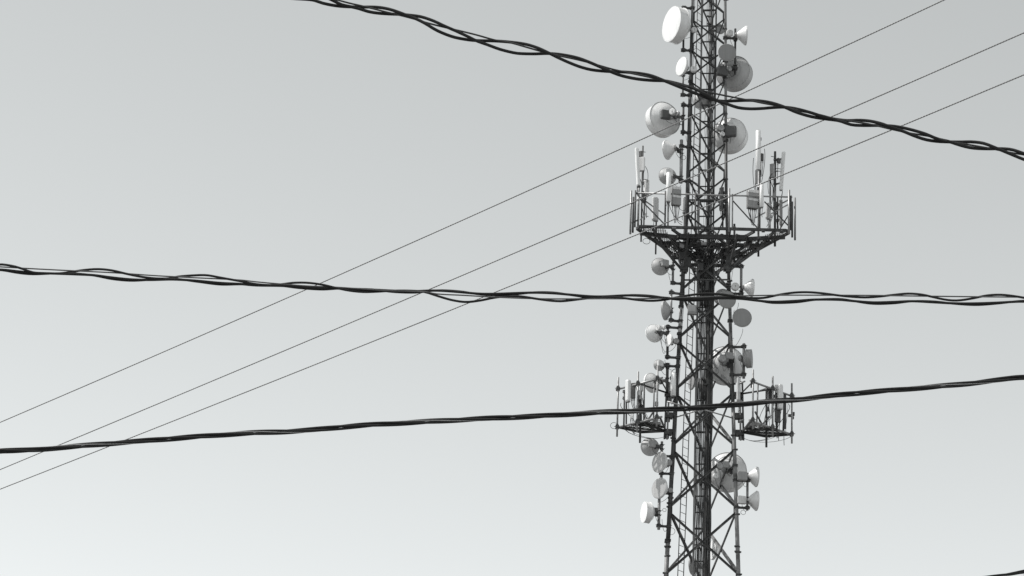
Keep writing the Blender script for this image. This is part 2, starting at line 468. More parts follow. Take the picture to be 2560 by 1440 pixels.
# ------------------------------------------------------------------ dish antennas
def parab(D, depth, hub, n=8, shape=2.0):
    prof = [(hub * D, -depth * D)]
    for k in range(1, n + 1):
        r = hub + (.5 - hub) * k / n
        u = (r - hub) / (.5 - hub)
        prof.append((r * D, -depth * D * (1 - u ** shape)))
    return prof
def dish(label, px, py, dpx, az, kind, Y, pole=None, odu=(), shell='white_shell', face='white_radome', hubc=None, group=None, tilt=0.0):
    c = at(px, py, Y); s = mpp(c); D = dpx * s
    rz = R(az)
    rot = Matrix.Rotation(rz, 3, 'Z')
    inv = rot.transposed()
    dp = {'drum': .23, 'cone': .46, 'bowl': .27}[kind]
    back = rot @ Vector((0, dp * D, 0))       # hub position relative to the rim plane
    base = c + back
    t = thing('dish_antenna', label, 'dish antenna', base, rz, 'dish antennas on the mast')
    o = Vector((0, -dp * D, 0))               # rim plane in the dish's own frame
    def lm(mb, name, m_, par=None): return mb.build(name, m_, t if par is None else par)
    if kind == 'drum':
        ref = MB().lathe(parab(D, .22, .13, 8, 1.6), 48, o)
        sh = MB().lathe([(.5 * D, -.012 * D), (.515 * D, -.012 * D), (.515 * D, .012 * D), (.5 * D, .014 * D), (.497 * D, .25 * D), (.505 * D, .255 * D), (.505 * D, .268 * D), (.47 * D, .27 * D)], 48, o)
        ra = MB().lathe([(.488 * D, .262 * D), (.47 * D, .272 * D), (.3 * D, .283 * D), (.12 * D, .288 * D), (0, .289 * D)], 48, o)
        r_ = lm(ref, 'reflector', shell)
        lm(MB().lathe([(.3 * D, -.165 * D), (.305 * D, -.172 * D), (.29 * D, -.178 * D)], 40, o), 'stiffening_ring', shell, r_)
        lm(sh, 'shroud', shell); lm(ra, 'radome', face)
        lm(MB().lathe([(.0, -.3 * D), (.1 * D, -.3 * D), (.13 * D, -.26 * D), (.14 * D, -.21 * D)], 24, o), 'hub', 'unit_grey')
    elif kind == 'cone':
        prof = [(.10 * D, -.46 * D), (.125 * D, -.43 * D), (.18 * D, -.37 * D), (.25 * D, -.295 * D), (.32 * D, -.22 * D), (.39 * D, -.14 * D), (.45 * D, -.065 * D), (.49 * D, -.012 * D)]
        lm(MB().lathe(prof, 44, o), 'reflector', shell)
        lm(MB().lathe([(.49 * D, -.012 * D), (.505 * D, -.012 * D), (.505 * D, .06 * D), (.49 * D, .075 * D)], 44, o), 'rim', shell)
        lm(MB().lathe([(.49 * D, .07 * D), (.47 * D, .08 * D), (.25 * D, .09 * D), (0, .094 * D)], 44, o), 'radome', face)
        lm(MB().lathe([(0, -.52 * D), (.12 * D, -.52 * D), (.13 * D, -.5 * D), (.13 * D, -.45 * D), (.1 * D, -.44 * D)], 24, o), 'hub', 'galvanised')
    else:
        lm(MB().lathe(parab(D, .26, .1, 8, 1.5), 44, o), 'reflector', shell)
        lm(MB().lathe([(.49 * D, -.01 * D), (.508 * D, -.01 * D), (.508 * D, .08 * D), (.49 * D, .095 * D)], 44, o), 'rim', shell)
        lm(MB().lathe([(.49 * D, .085 * D), (.47 * D, .1 * D), (.25 * D, .112 * D), (0, .116 * D)], 44, o), 'radome', face)
        lm(MB().lathe([(0, -.34 * D), (.11 * D, -.34 * D), (.12 * D, -.28 * D), (.12 * D, -.24 * D)], 24, o), 'hub', 'galvanised')
    hubl = Vector((0, .05 * D, 0)); tie = None
    if pole:
        pc, zb_, zt_ = POLE[pole]
        zc = min(max(base.z, zb_ + .1), zt_ - .1)
        tgt = inv @ (Vector((pc.x, pc.y, zc)) - base)
        tie = tgt + Vector((0, 0, -.3))
        mb = MB().beam(hubl, tgt, .07, .12)
        for dz in (-.09, .09):
            mb.tube([tgt + Vector((0, 0, dz - .02)), tgt + Vector((0, 0, dz + .02))], .085, 10)
            mb.tube([tgt + inv @ Vector((-.12, -.08, dz)), tgt + inv @ Vector((.12, -.08, dz))], .01, 6)
        mb.box(hubl + (tgt - hubl) * .4 + Vector((0, 0, -.06)), (.1, .1, .14))
        lm(mb, 'mount_bracket', 'dark_steel')
    for (shape, ox, oy, size, oaz, om, near) in odu:
        q = inv @ (at(ox, oy, base.y - near) - base); sz = size * s
        lr = inv @ Matrix.Rotation(R(oaz), 3, 'Z')
        if shape == 'round':
            ax = lr @ Vector((0, -1, 0))
            mb = MB().lathe([(0, -.3 * sz), (.44 * sz, -.3 * sz), (.5 * sz, -.22 * sz), (.5 * sz, .2 * sz), (.46 * sz, .27 * sz), (.36 * sz, .3 * sz), (.34 * sz, .28 * sz), (0, .3 * sz)], 28, q, ax)
            u = lm(mb, 'outdoor_unit', om)
            mb = MB(); mb.box(q + ax * (.31 * sz), (.06 * sz, .04 * sz, .3 * sz), lr); lm(mb, 'handle', 'unit_grey', u)
        else:
            mb = MB().rbox(q, (sz, sz * .5, sz * .95), sz * .07, lr)
            u = lm(mb, 'outdoor_unit', om)
            mb = MB()
            for k in range(6):
                mb.box(q + lr @ Vector((sz * (-.4 + .16 * k), sz * .29, 0)), (sz * .04, sz * .1, sz * .8), lr)
            lm(mb, 'cooling_fin', om, u)
        w0 = q + Vector((0, 0, -sz * .45)); w1 = w0 + inv @ Vector((random.uniform(-.1, .3), 0, -random.uniform(.2, .55)))
        if tie is not None: w1 = tie + inv @ Vector((0, -.06, random.uniform(-.1, .1)))
        lm(MB().tube(bez(w0, w0 + Vector((0, 0, -.2)), w1 + inv @ Vector((-.05, -.05, -.3)), w1, 10), .009, 5), 'jumper_cable', 'cable_black')
    return t
YL, YR = 110.15, 109.95
dish('big white drum dish facing left at the top left of the mast', 1699.5, 65.5, 91, -63, 'drum', YL - .1, 'a', (('round', 1735, 75, 15, 10, 'unit_white', .25),))
dish('white dish facing left just below the big drum dish at the top', 1706, 167, 49, -60, 'bowl', YL - .5, 'b', (('round', 1734, 173, 17, 0, 'unit_white', .3),))
dish('small white horn dish facing right at the top right of the mast', 1863, 89, 49, 92, 'cone', YR - .1, 'k', (('round', 1824, 83, 18, 0, 'unit_white', .3),))
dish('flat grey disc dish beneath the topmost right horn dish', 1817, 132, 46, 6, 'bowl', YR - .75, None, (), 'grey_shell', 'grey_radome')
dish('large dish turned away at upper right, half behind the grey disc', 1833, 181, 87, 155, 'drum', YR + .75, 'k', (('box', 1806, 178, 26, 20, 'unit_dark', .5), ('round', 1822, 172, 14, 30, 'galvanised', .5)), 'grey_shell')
dish('large white dish turned away on the left, boxed radio on its hub', 1662, 296, 87, -152, 'drum', YL + .3, 'c', (('box', 1664, 287, 24, 15, 'unit_dark', .5), ('round', 1682, 280, 17, -30, 'unit_white', .75), ('round', 1694, 284, 12, -40, 'galvanised', .8)))
dish('large dish turned away behind the right leg above the wide platform', 1822, 336, 88, 163, 'drum', YR + .9, None, (('box', 1827, 329, 28, -15, 'unit_dark', .7), ('round', 1800, 320, 18, 20, 'galvanised', .9), ('round', 1806, 335, 12, 40, 'unit_white', .9)))
dish('horn dish facing left on the pale pole above the platform', 1668, 375, 49, -118, 'cone', YL, 'd', (('round', 1687, 365, 10, -90, 'unit_white', .2),))
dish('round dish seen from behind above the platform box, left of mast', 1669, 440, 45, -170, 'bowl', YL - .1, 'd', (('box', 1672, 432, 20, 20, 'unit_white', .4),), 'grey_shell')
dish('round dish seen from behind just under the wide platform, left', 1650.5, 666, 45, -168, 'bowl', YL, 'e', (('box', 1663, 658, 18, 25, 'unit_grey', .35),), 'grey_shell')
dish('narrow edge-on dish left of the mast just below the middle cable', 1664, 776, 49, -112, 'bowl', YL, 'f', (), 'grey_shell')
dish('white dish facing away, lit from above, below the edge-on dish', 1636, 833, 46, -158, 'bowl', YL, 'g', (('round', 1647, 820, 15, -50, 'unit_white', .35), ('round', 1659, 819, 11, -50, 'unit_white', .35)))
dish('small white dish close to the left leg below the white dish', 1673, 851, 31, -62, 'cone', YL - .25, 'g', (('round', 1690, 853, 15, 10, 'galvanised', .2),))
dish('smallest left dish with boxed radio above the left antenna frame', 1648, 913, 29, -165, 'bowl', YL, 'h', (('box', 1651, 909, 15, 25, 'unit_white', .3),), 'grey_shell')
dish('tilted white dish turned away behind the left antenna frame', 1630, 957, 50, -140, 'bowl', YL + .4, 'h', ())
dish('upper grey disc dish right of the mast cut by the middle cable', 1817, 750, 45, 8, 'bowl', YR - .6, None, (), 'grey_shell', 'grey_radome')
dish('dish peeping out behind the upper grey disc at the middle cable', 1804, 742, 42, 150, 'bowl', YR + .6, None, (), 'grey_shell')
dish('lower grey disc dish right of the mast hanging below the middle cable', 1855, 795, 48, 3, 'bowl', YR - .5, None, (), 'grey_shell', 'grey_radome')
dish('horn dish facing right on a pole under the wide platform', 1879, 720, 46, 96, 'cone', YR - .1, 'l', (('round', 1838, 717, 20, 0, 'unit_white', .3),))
dish('large dish turned away inside the right leg above the antenna frames', 1813, 911, 94, 172, 'drum', YR + 1.0, None, (('round', 1806, 897, 20, 10, 'galvanised', .8), ('box', 1824, 890, 18, 15, 'unit_grey', .8)))
dish('dark drum dish facing right on a pole above the right antenna frame', 1867, 897, 47, 78, 'drum', YR - .2, 'm', (('round', 1851, 895, 14, 60, 'unit_grey', .1),), 'unit_grey', 'grey_radome')
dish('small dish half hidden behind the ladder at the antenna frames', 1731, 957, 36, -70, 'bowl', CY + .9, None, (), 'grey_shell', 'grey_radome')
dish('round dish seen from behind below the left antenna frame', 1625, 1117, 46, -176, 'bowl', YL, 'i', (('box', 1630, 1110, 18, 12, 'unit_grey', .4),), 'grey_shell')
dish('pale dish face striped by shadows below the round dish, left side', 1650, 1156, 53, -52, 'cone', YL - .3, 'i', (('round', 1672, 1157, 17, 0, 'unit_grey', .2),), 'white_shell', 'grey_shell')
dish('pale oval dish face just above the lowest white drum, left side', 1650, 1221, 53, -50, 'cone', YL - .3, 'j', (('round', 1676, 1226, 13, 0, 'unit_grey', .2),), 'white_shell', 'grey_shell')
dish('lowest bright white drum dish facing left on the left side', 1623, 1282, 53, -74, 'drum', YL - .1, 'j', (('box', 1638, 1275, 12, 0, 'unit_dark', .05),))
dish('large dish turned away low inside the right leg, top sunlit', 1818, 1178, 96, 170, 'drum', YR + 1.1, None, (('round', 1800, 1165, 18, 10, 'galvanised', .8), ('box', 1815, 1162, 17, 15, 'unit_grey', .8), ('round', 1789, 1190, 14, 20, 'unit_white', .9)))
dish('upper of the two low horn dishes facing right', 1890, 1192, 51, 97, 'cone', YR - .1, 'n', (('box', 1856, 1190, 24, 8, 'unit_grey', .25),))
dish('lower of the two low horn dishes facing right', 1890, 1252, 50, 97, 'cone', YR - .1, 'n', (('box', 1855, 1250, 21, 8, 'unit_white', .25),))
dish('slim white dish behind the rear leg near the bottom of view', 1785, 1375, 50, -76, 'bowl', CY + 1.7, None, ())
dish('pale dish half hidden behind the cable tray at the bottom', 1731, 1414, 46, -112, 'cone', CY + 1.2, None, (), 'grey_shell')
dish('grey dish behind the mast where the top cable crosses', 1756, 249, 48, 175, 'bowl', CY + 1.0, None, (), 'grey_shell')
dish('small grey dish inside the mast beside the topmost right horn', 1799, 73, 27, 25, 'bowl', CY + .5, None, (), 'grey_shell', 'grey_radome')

# brackets for dishes bolted straight to a leg
for px, py, lg, dy in ((1817, 132, 1, -.75), (1826, 338, 1, .9), (1817, 750, 1, -.6), (1855, 795, 1, -.5), (1814, 914, 1, 1.0), (1819, 1180, 1, 1.1), (1804, 742, 1, .6)):
    c = at(px, py, YR + dy * .7); L = leg(lg, c.z)
    mb = MB().beam(c, L, .08, .1); mb.box(L, (.22, .22, .09)); mb.box(c * .5 + L * .5 + Vector((0, 0, -.1)), (.12, .12, .22))
    tb(mb, 'dish_bracket', 'dark_paint')
for px, py, dy in ((1731, 957, .9), (1785, 1375, 1.7), (1731, 1414, 1.2), (1756, 249, 1.0), (1799, 73, .5)):
    c = at(px, py, CY + dy); L = leg(2, c.z)
    tb(MB().beam(c, L, .07, .08), 'dish_bracket', 'dark_paint')

# ------------------------------------------------------------------ wide upper platform
FP = R(-1.5)
EX = Vector((math.cos(FP), math.sin(FP), 0)); EY = Vector((-math.sin(FP), math.cos(FP), 0))
YN = CY - 1.95
zf = at(1782, 571, YN).z
cl, cr = at(1584, 566, YN), at(1982, 577, YN)
PM = (cl + cr) / 2; PM.z = zf
A_ = (cr - cl).length
def pf(u, v, h=0.0):                       # u along the near edge from its middle, v away from the viewer
    return PM + EX * u + EY * v + Vector((0, 0, h))
plat = thing('service_platform', 'wide triangular steel platform with railings around the mast', 'platform', PM)
def pb(mb, name, m_, par=None):
    mb.v = [tuple(Vector(v) - PM) for v in mb.v]
    return mb.build(name, m_, plat if par is None else par)
H_ = A_ * .866; ch = .28
corner = [(-A_ / 2 + ch, 0), (A_ / 2 - ch, 0), (A_ / 2 - ch / 2, ch * .866), (ch / 2, H_ - ch * .866), (-ch / 2, H_ - ch * .866), (-A_ / 2 + ch / 2, ch * .866)]
for (a, b) in zip(corner, corner[1:] + corner[:1]):
    pb(MB().beam(pf(*a), pf(*b), .08, .115, Vector((0, 0, 1))), 'edge_beam', 'dark_paint')
# inner frame: second near beam, cross beams, radial beams from the legs
pb(MB().beam(pf(-1.35, .62, -.14), pf(1.35, .62, -.12), .12, .19, Vector((0, 0, 1))), 'cross_beam', 'dark_paint')
for u0, v0, u1, v1, w_, h_ in ((-3.0, .55, -.9, 1.0, .1, .16), (3.0, .55, .9, 1.0, .1, .16), (-1.35, .62, -1.9, 2.2, .1, .18), (1.35, .62, 1.9, 2.2, .1, .18), (-1.1, .62, .15, 4.2, .1, .18), (1.1, .62, -.05, 4.2, .1, .18),
                               (-2.5, 0, -1.75, 2.5, .07, .12), (2.5, 0, 1.75, 2.5, .07, .12), (-2.2, 1.6, 2.2, 1.6, .09, .16), (-1.5, 2.9, 1.5, 2.9, .09, .16), (-.9, 4.0, .9, 4.0, .08, .14), (-.7, 0, -.7, .7, .07, .12), (.7, 0, .7, .7, .07, .12),
                               (-1.7, 0, -1.35, .62, .07, .12), (1.7, 0, 1.35, .62, .07, .12)):
    pb(MB().beam(pf(u0, v0, -.08), pf(u1, v1, -.08), w_, h_, Vector((0, 0, 1))), 'cross_beam', 'dark_paint')
for lg, (u, v) in ((0, (-2.4, .9)), (1, (2.4, .9)), (0, (-1.4, 2.6)), (1, (1.4, 2.6)), (2, (.5, 4.4)), (2, (-.5, 4.4)), (0, (-1.0, .3)), (1, (1.0, .3))):
    for dz in (1.35, .75):
        e = pf(u * (1 if dz > 1 else .7), v if dz > 1 else v * .8 + .3, -.1)
        pb(MB().beam(leg(lg, zf - dz), e, .07, .09), 'knee_brace', 'dark_paint')
for i in range(3):                         # heavy clamps at the legs
    c = leg(i, zf - .3); mb = MB()
    mb.box(c + Vector((.02, -.03, -.5)), (.2, .24, 1.25))
    for dz in (0, -.35, -.95): mb.box(c + Vector((0, 0, dz)), (.34, .34, .14))
    pb(mb, 'leg_collar', 'dark_paint')
# open gratings: slats with gaps
def grating(poly, dirv, pitch, name='grating'):
    xs = [p[0] for p in poly]; ys = [p[1] for p in poly]
    def hits(c, ax):
        h = []
        for (p, q) in zip(poly, poly[1:] + poly[:1]):
            if (p[ax] - c) * (q[ax] - c) < 0:
                h.append(p[1 - ax] + (q[1 - ax] - p[1 - ax]) * (c - p[ax]) / (q[ax] - p[ax]))
        return h
    mb = MB(); x = min(xs) + pitch / 2
    while x < max(xs):
        h = hits(x, 0)
        if len(h) >= 2: mb.beam(pf(x, min(h), .06), pf(x, max(h), .06), pitch * .5, .02, Vector((0, 0, 1)))
        x += pitch
    y = min(ys) + .15
    while y < max(ys):
        h = hits(y, 1)
        if len(h) >= 2: mb.beam(pf(min(h), y, .045), pf(max(h), y, .045), .02, .012, Vector((0, 0, 1)))
        y += .3
    o = pb(mb, name, 'grating_steel')
grating([(-A_ / 2 + .35, .08), (-2.05, .08), (-1.65, 1.5), (-2.15, 1.95), (-A_ / 2 + .25, .3)], 0, .07)
grating([(-2.15, 1.95), (-1.65, 1.5), (-.75, 2.9), (-1.2, 3.6)], 0, .07)
grating([(A_ / 2 - .35, .08), (2.2, .7), (1.75, 1.7), (2.2, 1.9), (A_ / 2 - .25, .3)], 0, .07)
grating([(2.2, 1.9), (1.75, 1.7), (.75, 2.9), (1.2, 3.6)], 0, .07)
grating([(-.9, 3.4), (.9, 3.4), (.2, H_ - .3), (-.2, H_ - .3)], 0, .07)
# railing along the near side
HR = at(1782, 487.5, YN).z - zf
for h_, rr in ((HR, .036),):
    pb(MB().tube([pf(-A_ / 2 + .1, 0, h_), pf(A_ / 2 - .05, 0, h_)], rr, 8), 'handrail', 'galvanised')
    pb(MB().tube([pf(-A_ / 2 + .1, 0, h_), pf(-A_ / 2 + .2, ch * 1.3, h_)], rr, 8), 'handrail', 'galvanised')
    pb(MB().tube([pf(A_ / 2 - .05, 0, h_), pf(A_ / 2 - .2, ch * 1.3, h_)], rr, 8), 'handrail', 'galvanised')
for px, top, bot, mt, r in ((1588, .1, -.05, 'dark_paint', .035), (1663, .1, 0, 'dark_paint', .035), (1738.5, .1, -.05, 'dark_paint', .035), (1831, .05, 0, 'galvanised', .03), (1822.5, .3, -.15, 'galvanised', .045),
                            (1972, .3, -.15, 'galvanised', .05), (1977, .05, 0, 'dark_paint', .035)):
    u = (at(px, 530, YN) - PM).dot(EX)
    pb(MB().tube([pf(u, -.03, bot), pf(u, -.03, HR + top)], r, 8), 'rail_post', mt)
for px, v, top, bot, mt in ((1577, .25, .2, -.25, 'galvanised'), (1583, .45, .0, -.1, 'dark_paint'), (1987, .3, .1, -.3, 'grey_paint'), (1980, .5, 0, -.1, 'dark_paint')):
    u = (at(px, 530, YN + v) - PM).dot(EX)
    pb(MB().tube([pf(u, v, bot), pf(u, v, HR + top)], .042, 8), 'rail_post', mt)
def ru(px): return (at(px, 530, YN) - PM).dot(EX)
for x0, h0, x1, h1, mt in ((1600, HR * .82, 1663, .12, 'dark_paint'), (1832, HR * .85, 1893, .1, 'dark_paint'), (1911, HR * .85, 1972, .2, 'dark_paint'), (1970, HR * .78, 1926, HR * .48, 'galvanised'), (1934, HR * .5, 1920, .08, 'galvanised'),
                           (1578, HR * .68, 1596, HR * .82, 'dark_paint'), (1580, .15, 1596, .3, 'dark_paint'), (1975, HR * .55, 1951, .1, 'dark_paint'), (1601, .3, 1617, .62, 'galvanised'), (1738, HR * .55, 1722, .4, 'dark_paint')):
    pb(MB().beam(pf(ru(x0), .03, h0), pf(ru(x1), .03, h1), .045, .045), 'rail_brace', mt)
for px, y0, y1, Y in ((1896, 560, 641, YN + 2.4), (1836, 560, 655, YN + 2.9)):
    a, b = at(px, y0, Y), at(px, y1, Y); pb(MB().tube([b, a], .045, 10), 'pole_stub', 'dark_paint')
for _ in range(20):                        # clamps, bolts and offcuts along the rim
    u = random.uniform(-A_ / 2 + .3, A_ / 2 - .3)
    pb(MB().rbox(pf(u, -.03, random.uniform(-.09, .07)), (random.uniform(.05, .22), .12, random.uniform(.05, .13)), .012), 'rim_clamp', random.choice(('dark_paint', 'dark_paint', 'grey_paint')))
# rear sides railing, plain
pb(MB().tube([pf(-A_ / 2 + .2, ch * 1.3, HR), pf(-1.9, 2.35, HR)], .03, 8), 'handrail', 'galvanised')
pb(MB().tube([pf(A_ / 2 - .2, ch * 1.3, HR), pf(1.9, 2.35, HR)], .03, 8), 'handrail', 'galvanised')
# loops of line and bits hanging under the platform
for px, py, rp in ((1616, 603, 9), (1795, 600, 11), (1712, 612, 10)):
    pb(loop(px, py, rp, YN + 1.2, .4, .011), 'cable_loop', 'cable_black')
for _ in range(34):
    sd = random.choice((-1, 1)); v = random.uniform(.6, 3.4); u = sd * random.uniform(.2, min(1.6, (H_ - v) * .577 - .45))
    a = pf(u, v, -.15); b = pf(u * .3 + random.uniform(-.3, .3), v * .4 + 1.1, -random.uniform(.2, .9))
    pb(MB().tube(bez(a, a + Vector((0, 0, -random.uniform(.1, .5))), b + Vector((0, 0, .4)), b, 8), random.choice((.01, .015, .022)), 5), 'hanging_cable', 'feeder_black')
for _ in range(16):
    sd = random.choice((-1, 1)); v = random.uniform(.8, 3.2); u = sd * random.uniform(.25, min(1.6, (H_ - v) * .577 - .5))
    mb = MB(); mb.box(pf(u, v, -random.uniform(.1, .5)), (random.uniform(.08, .28), random.uniform(.08, .2), random.uniform(.08, .3)))
    pb(mb, 'junction_box', random.choice(('dark_paint', 'unit_grey', 'dark_paint')))

for _ in range(26):                        # secondary bracing angles under the floor
    v0, v1 = random.uniform(.2, 3.6), random.uniform(.2, 3.6); sd = random.choice((-1, 1))
    u0 = sd * random.uniform(.3, max(.35, (H_ - v0) * .577 - .35)); u1 = sd * random.uniform(.3, max(.35, (H_ - v1) * .577 - .35))
    p, q = pf(u0, v0, -random.uniform(.1, .2)), pf(u0 + (u1 - u0) * .6, v0 + (v1 - v0) * .6, -random.uniform(.1, .45))
    pb(MB().angle(p, q, random.choice((.04, .055, .07)), .01, Vector((0, 0, 1))), 'bracing_angle', random.choice(('dark_paint', 'dark_paint', 'brace_paint')))
for _ in range(22):                        # leads draped along the joists towards the mast
    sd = random.choice((-1, 1)); v = random.uniform(.3, 2.4); u = sd * random.uniform(.9, (H_ - v) * .577 - .3)
    a = pf(u, v, -.1); b = pf(u * .25, 1.3 + random.uniform(-.3, .6), -random.uniform(.3, 1.0))
    pb(MB().tube(bez(a, a.lerp(b, .3) + Vector((0, 0, -random.uniform(.1, .35))), a.lerp(b, .7) + Vector((0, 0, -random.uniform(0, .3))), b, 9), random.choice((.012, .018, .024)), 5), 'hanging_cable', 'feeder_black')
for px, py, w_, h_ in ((1712, 622, 18, 34), (1704, 640, 14, 20), (1722, 655, 12, 26), (1752, 668, 12, 20), (1764, 684, 9, 24), (1745, 690, 8, 22), (1757, 704, 8, 18), (1768, 715, 7, 26), (1808, 636, 16, 24), (1822, 655, 10, 26), (1835, 615, 16, 12), (1795, 618, 12, 12)):
    c = at(px, py, CY - random.uniform(.2, .7)); s_ = mpp(c)
    pb(MB().rbox(c, (w_ * s_, .14, h_ * s_), .02, Matrix.Rotation(random.uniform(-.4, .4), 3, 'Z')), 'cable_junction', 'feeder_black')

# ------------------------------------------------------------------ antennas and radio boxes on poles
def panel(label, px, y0, y1, wpx, Y, az, m_='unit_white', pole_px=None, py0=None, py1=None, dpx=None, round_=False, lean=0.0, pm='galvanised', pr=.035, group=None, name='panel_antenna'):
    c0, c1 = at(px, y0, Y), at(px, y1, Y); mid = (c0 + c1) / 2; s = mpp(mid)
    h = (c0.z - c1.z); w = wpx * s; d = (dpx or wpx * .55) * s
    rz = R(az); inv = Matrix.Rotation(-rz, 3, 'Z')
    base = Vector((mid.x, mid.y, c1.z))
    t = thing(name, label, 'antenna', base, rz, 'panel and tube antennas on the mast')
    ln = inv @ Matrix.Rotation(lean, 3, 'Y') @ Matrix.Rotation(rz, 3, 'Z')
    cc = Vector((0, 0, h / 2))
    if round_:
        a_ = ln @ Vector((0, 0, -h / 2)); b_ = ln @ Vector((0, 0, h / 2))
        mb = MB().tube([cc + a_, cc + a_ * .98, cc + b_ * .98, cc + b_], [w * .42, w * .5, w * .5, w * .42], 20)
    else:
        mb = MB().rbox(cc, (w, d, h), min(w, d) * .22, ln)
    mb.build('radome', m_, t)
    cap = MB()
    if round_:
        cap.tube([cc + ln @ Vector((0, 0, -h / 2 - .03)), cc + ln @ Vector((0, 0, -h / 2))], w * .4, 16)
        cap.tube([cc + ln @ Vector((0, 0, h / 2)), cc + ln @ Vector((0, 0, h / 2 + .015))], w * .41, 16)
    else: cap.box(cc + ln @ Vector((0, 0, -h / 2 - .02)), (w * .8, d * .8, .04), ln)
    cap.build('end_cap', 'unit_grey', t)
    if pole_px is not None:
        pt, pb_ = at(pole_px, py0, Y), at(pole_px, py1, Y)
        pl = inv @ (Vector(((pt.x + pb_.x) / 2, Y + d * .5 + .09, 0)) - Vector((base.x, base.y, 0)))
        z0, z1 = pb_.z - base.z, pt.z - base.z
        MB().tube([Vector((pl.x, pl.y, z0)), Vector((pl.x, pl.y, z1))], pr, 10).build('pole', pm, t)
        for k in (.18, .82):
            zc = h * k; zq = min(max(zc, z0 + .03), z1 - .03)
            mb = MB().beam(cc + ln @ Vector((0, d * .4, zc - h / 2)), Vector((pl.x, pl.y, zq)), .05, .06)
            mb.box((pl.x, pl.y, zq), (.12, .12, .05)); mb.box((pl.x, pl.y, zq + .07), (.12, .1, .03))
            mb.build('bracket', 'dark_steel', t)
    for k in range(2):
        w0 = Vector(((k - .5) * w * .4, 0, -.04)); w1 = w0 + Vector((random.uniform(-.1, .1), .05, -random.uniform(.25, .5)))
        MB().tube(bez(w0, w0 + Vector((0, 0, -.15)), w1 + Vector((random.uniform(-.15, .15), 0, .1)), w1, 7), .011, 5).build('jumper_cable', 'cable_black', t)
    return t
def radio(label, px, y0, y1, wpx, Y, az, m_='unit_grey', cables=3, top=None, pole=None, group=None):
    c0, c1 = at(px, y0, Y), at(px, y1, Y); mid = (c0 + c1) / 2; s = mpp(mid)
    h, w = c0.z - c1.z, wpx * s; d = w * .55
    t = thing('radio_unit', label, 'radio box', Vector((mid.x, mid.y, c1.z)), R(az), 'radio boxes by the antennas')
    MB().rbox((0, 0, h / 2), (w, d, h), w * .06).build('case', m_, t)
    for k in range(7):
        MB().box((w * (-.42 + .14 * k), d * .54, h * .5), (w * .03, d * .16, h * .86)).build('cooling_fin', m_, t)
    if top:
        MB().rbox((0, -d * .1, h * .9), (w * .96, d * 1.05, h * .16), w * .03).build('top_cover', top, t)
        MB().box((0, -d * .53, h * .45), (w * .9, .012, h * .12)).build('label_strip', 'unit_white', t)
    for k in range(cables):
        x = w * (-.35 + .7 * k / max(1, cables - 1)); w0 = Vector((x, 0, 0)); w1 = Vector((x * .5 + .06, .1, -random.uniform(.55, .75)))
        MB().tube([w0, w0 + Vector((0, 0, -.1))], .022, 8).build('connector', 'dark_steel', t)
        MB().tube(bez(w0 + Vector((0, 0, -.08)), w0 + Vector((0, 0, -.35)), w1 + Vector((-.02, 0, .3)), w1, 8), .014, 6).build('jumper_cable', 'cable_black', t)
    if pole:
        px2, py0, py1, mt = pole
        a, b = at(px2, py0, Y), at(px2, py1, Y); inv = Matrix.Rotation(-R(az), 3, 'Z')
        q = inv @ Vector((a.x - mid.x, .12 + d * .5, 0))
        MB().tube([Vector((q.x, q.y, b.z - c1.z)), Vector((q.x, q.y, a.z - c1.z))], .035, 10).build('pole', mt, t)
        MB().beam(Vector((0, d * .4, h * .5)), Vector((q.x, q.y, h * .5)), .06, .3).build('bracket', 'dark_steel', t)
    return t
# left end of the wide platform
panel('slim white panel antenna at the far left end of the wide platform', 1594, 371, 463, 7.5, YN + .5, -70, 'white_radome', 1596.5, 462, 566, 9, lean=-.065, pm='galvanised', pr=.045)
radio('white curved radio box beside the far left slim panel', 1603.5, 394, 428, 17, YN + .7, -20, 'white_shell', 2, None, (1608, 360, 600, 'dark_paint'))
panel('pale panel antenna standing low behind the left railing', 1617, 450, 486, 12, YN + 1.1, 35, 'unit_white', 1611, 446, 575, 8, pm='galvanised')
panel('white square panel antenna on the platform left of the mast', 1638, 495, 551, 19, YN + 1.6, 40, 'unit_white', 1641, 490, 632, 9, pm='dark_paint')
panel('white tube antenna in front of the left platform railing', 1671.5, 432, 504, 12, YN - .12, 0, 'white_radome', 1671, 500, 566, 12, round_=True, pm='galvanised')
radio('grey radio box with cables next to the white tube antenna', 1690, 468, 514, 24, YN + .15, 12, 'unit_grey', 4, 'unit_white', None)
panel('pale panel behind the left leg just above the platform floor', 1711, 495, 532, 11, YN + 1.6, 20, 'unit_white', 1712, 490, 570, 6, pm='dark_paint')
radio('small dark radio box on the left corner of the platform', 1609, 486, 505, 11, YN + .8, 10, 'unit_dark', 2, None, None)
# right end
panel('tall white tube antenna rising highest from the platform', 1895.5, 327, 425, 12.5, YN + .45, 0, 'white_radome', 1900.5, 340, 572, 12, round_=True, pm='dark_paint', pr=.04)
radio('ribbed grey filter box under the tall white antenna', 1892.5, 426, 459, 10, YN + .4, 0, 'unit_grey', 2, None, None)
panel('shorter white tube antenna below the tall one, right of mast', 1904, 459, 518, 10, YN - .1, 0, 'white_radome', 1897.5, 425, 570, 10, round_=True, pm='galvanised')
radio('dark-fronted radio box with cables on the right railing', 1881, 477, 522, 28, YN + .1, 14, 'unit_grey', 5, 'unit_white', None)
panel('slim pale panel antenna leaning at the far right of the platform', 1956, 380, 475, 6, YN + .9, 75, 'white_shell', 1938.5, 375, 612, 9, lean=.065, pm='dark_paint', pr=.05)
radio('dark radio box on the right platform pole beneath its top', 1931, 410, 444, 12, YN + .8, -30, 'unit_grey', 2, None, None)
panel('small white panel antenna low behind the right railing', 1920, 508, 546, 13, YN + 1.3, 35, 'unit_white', 1926, 440, 572, 8, pm='galvanised')
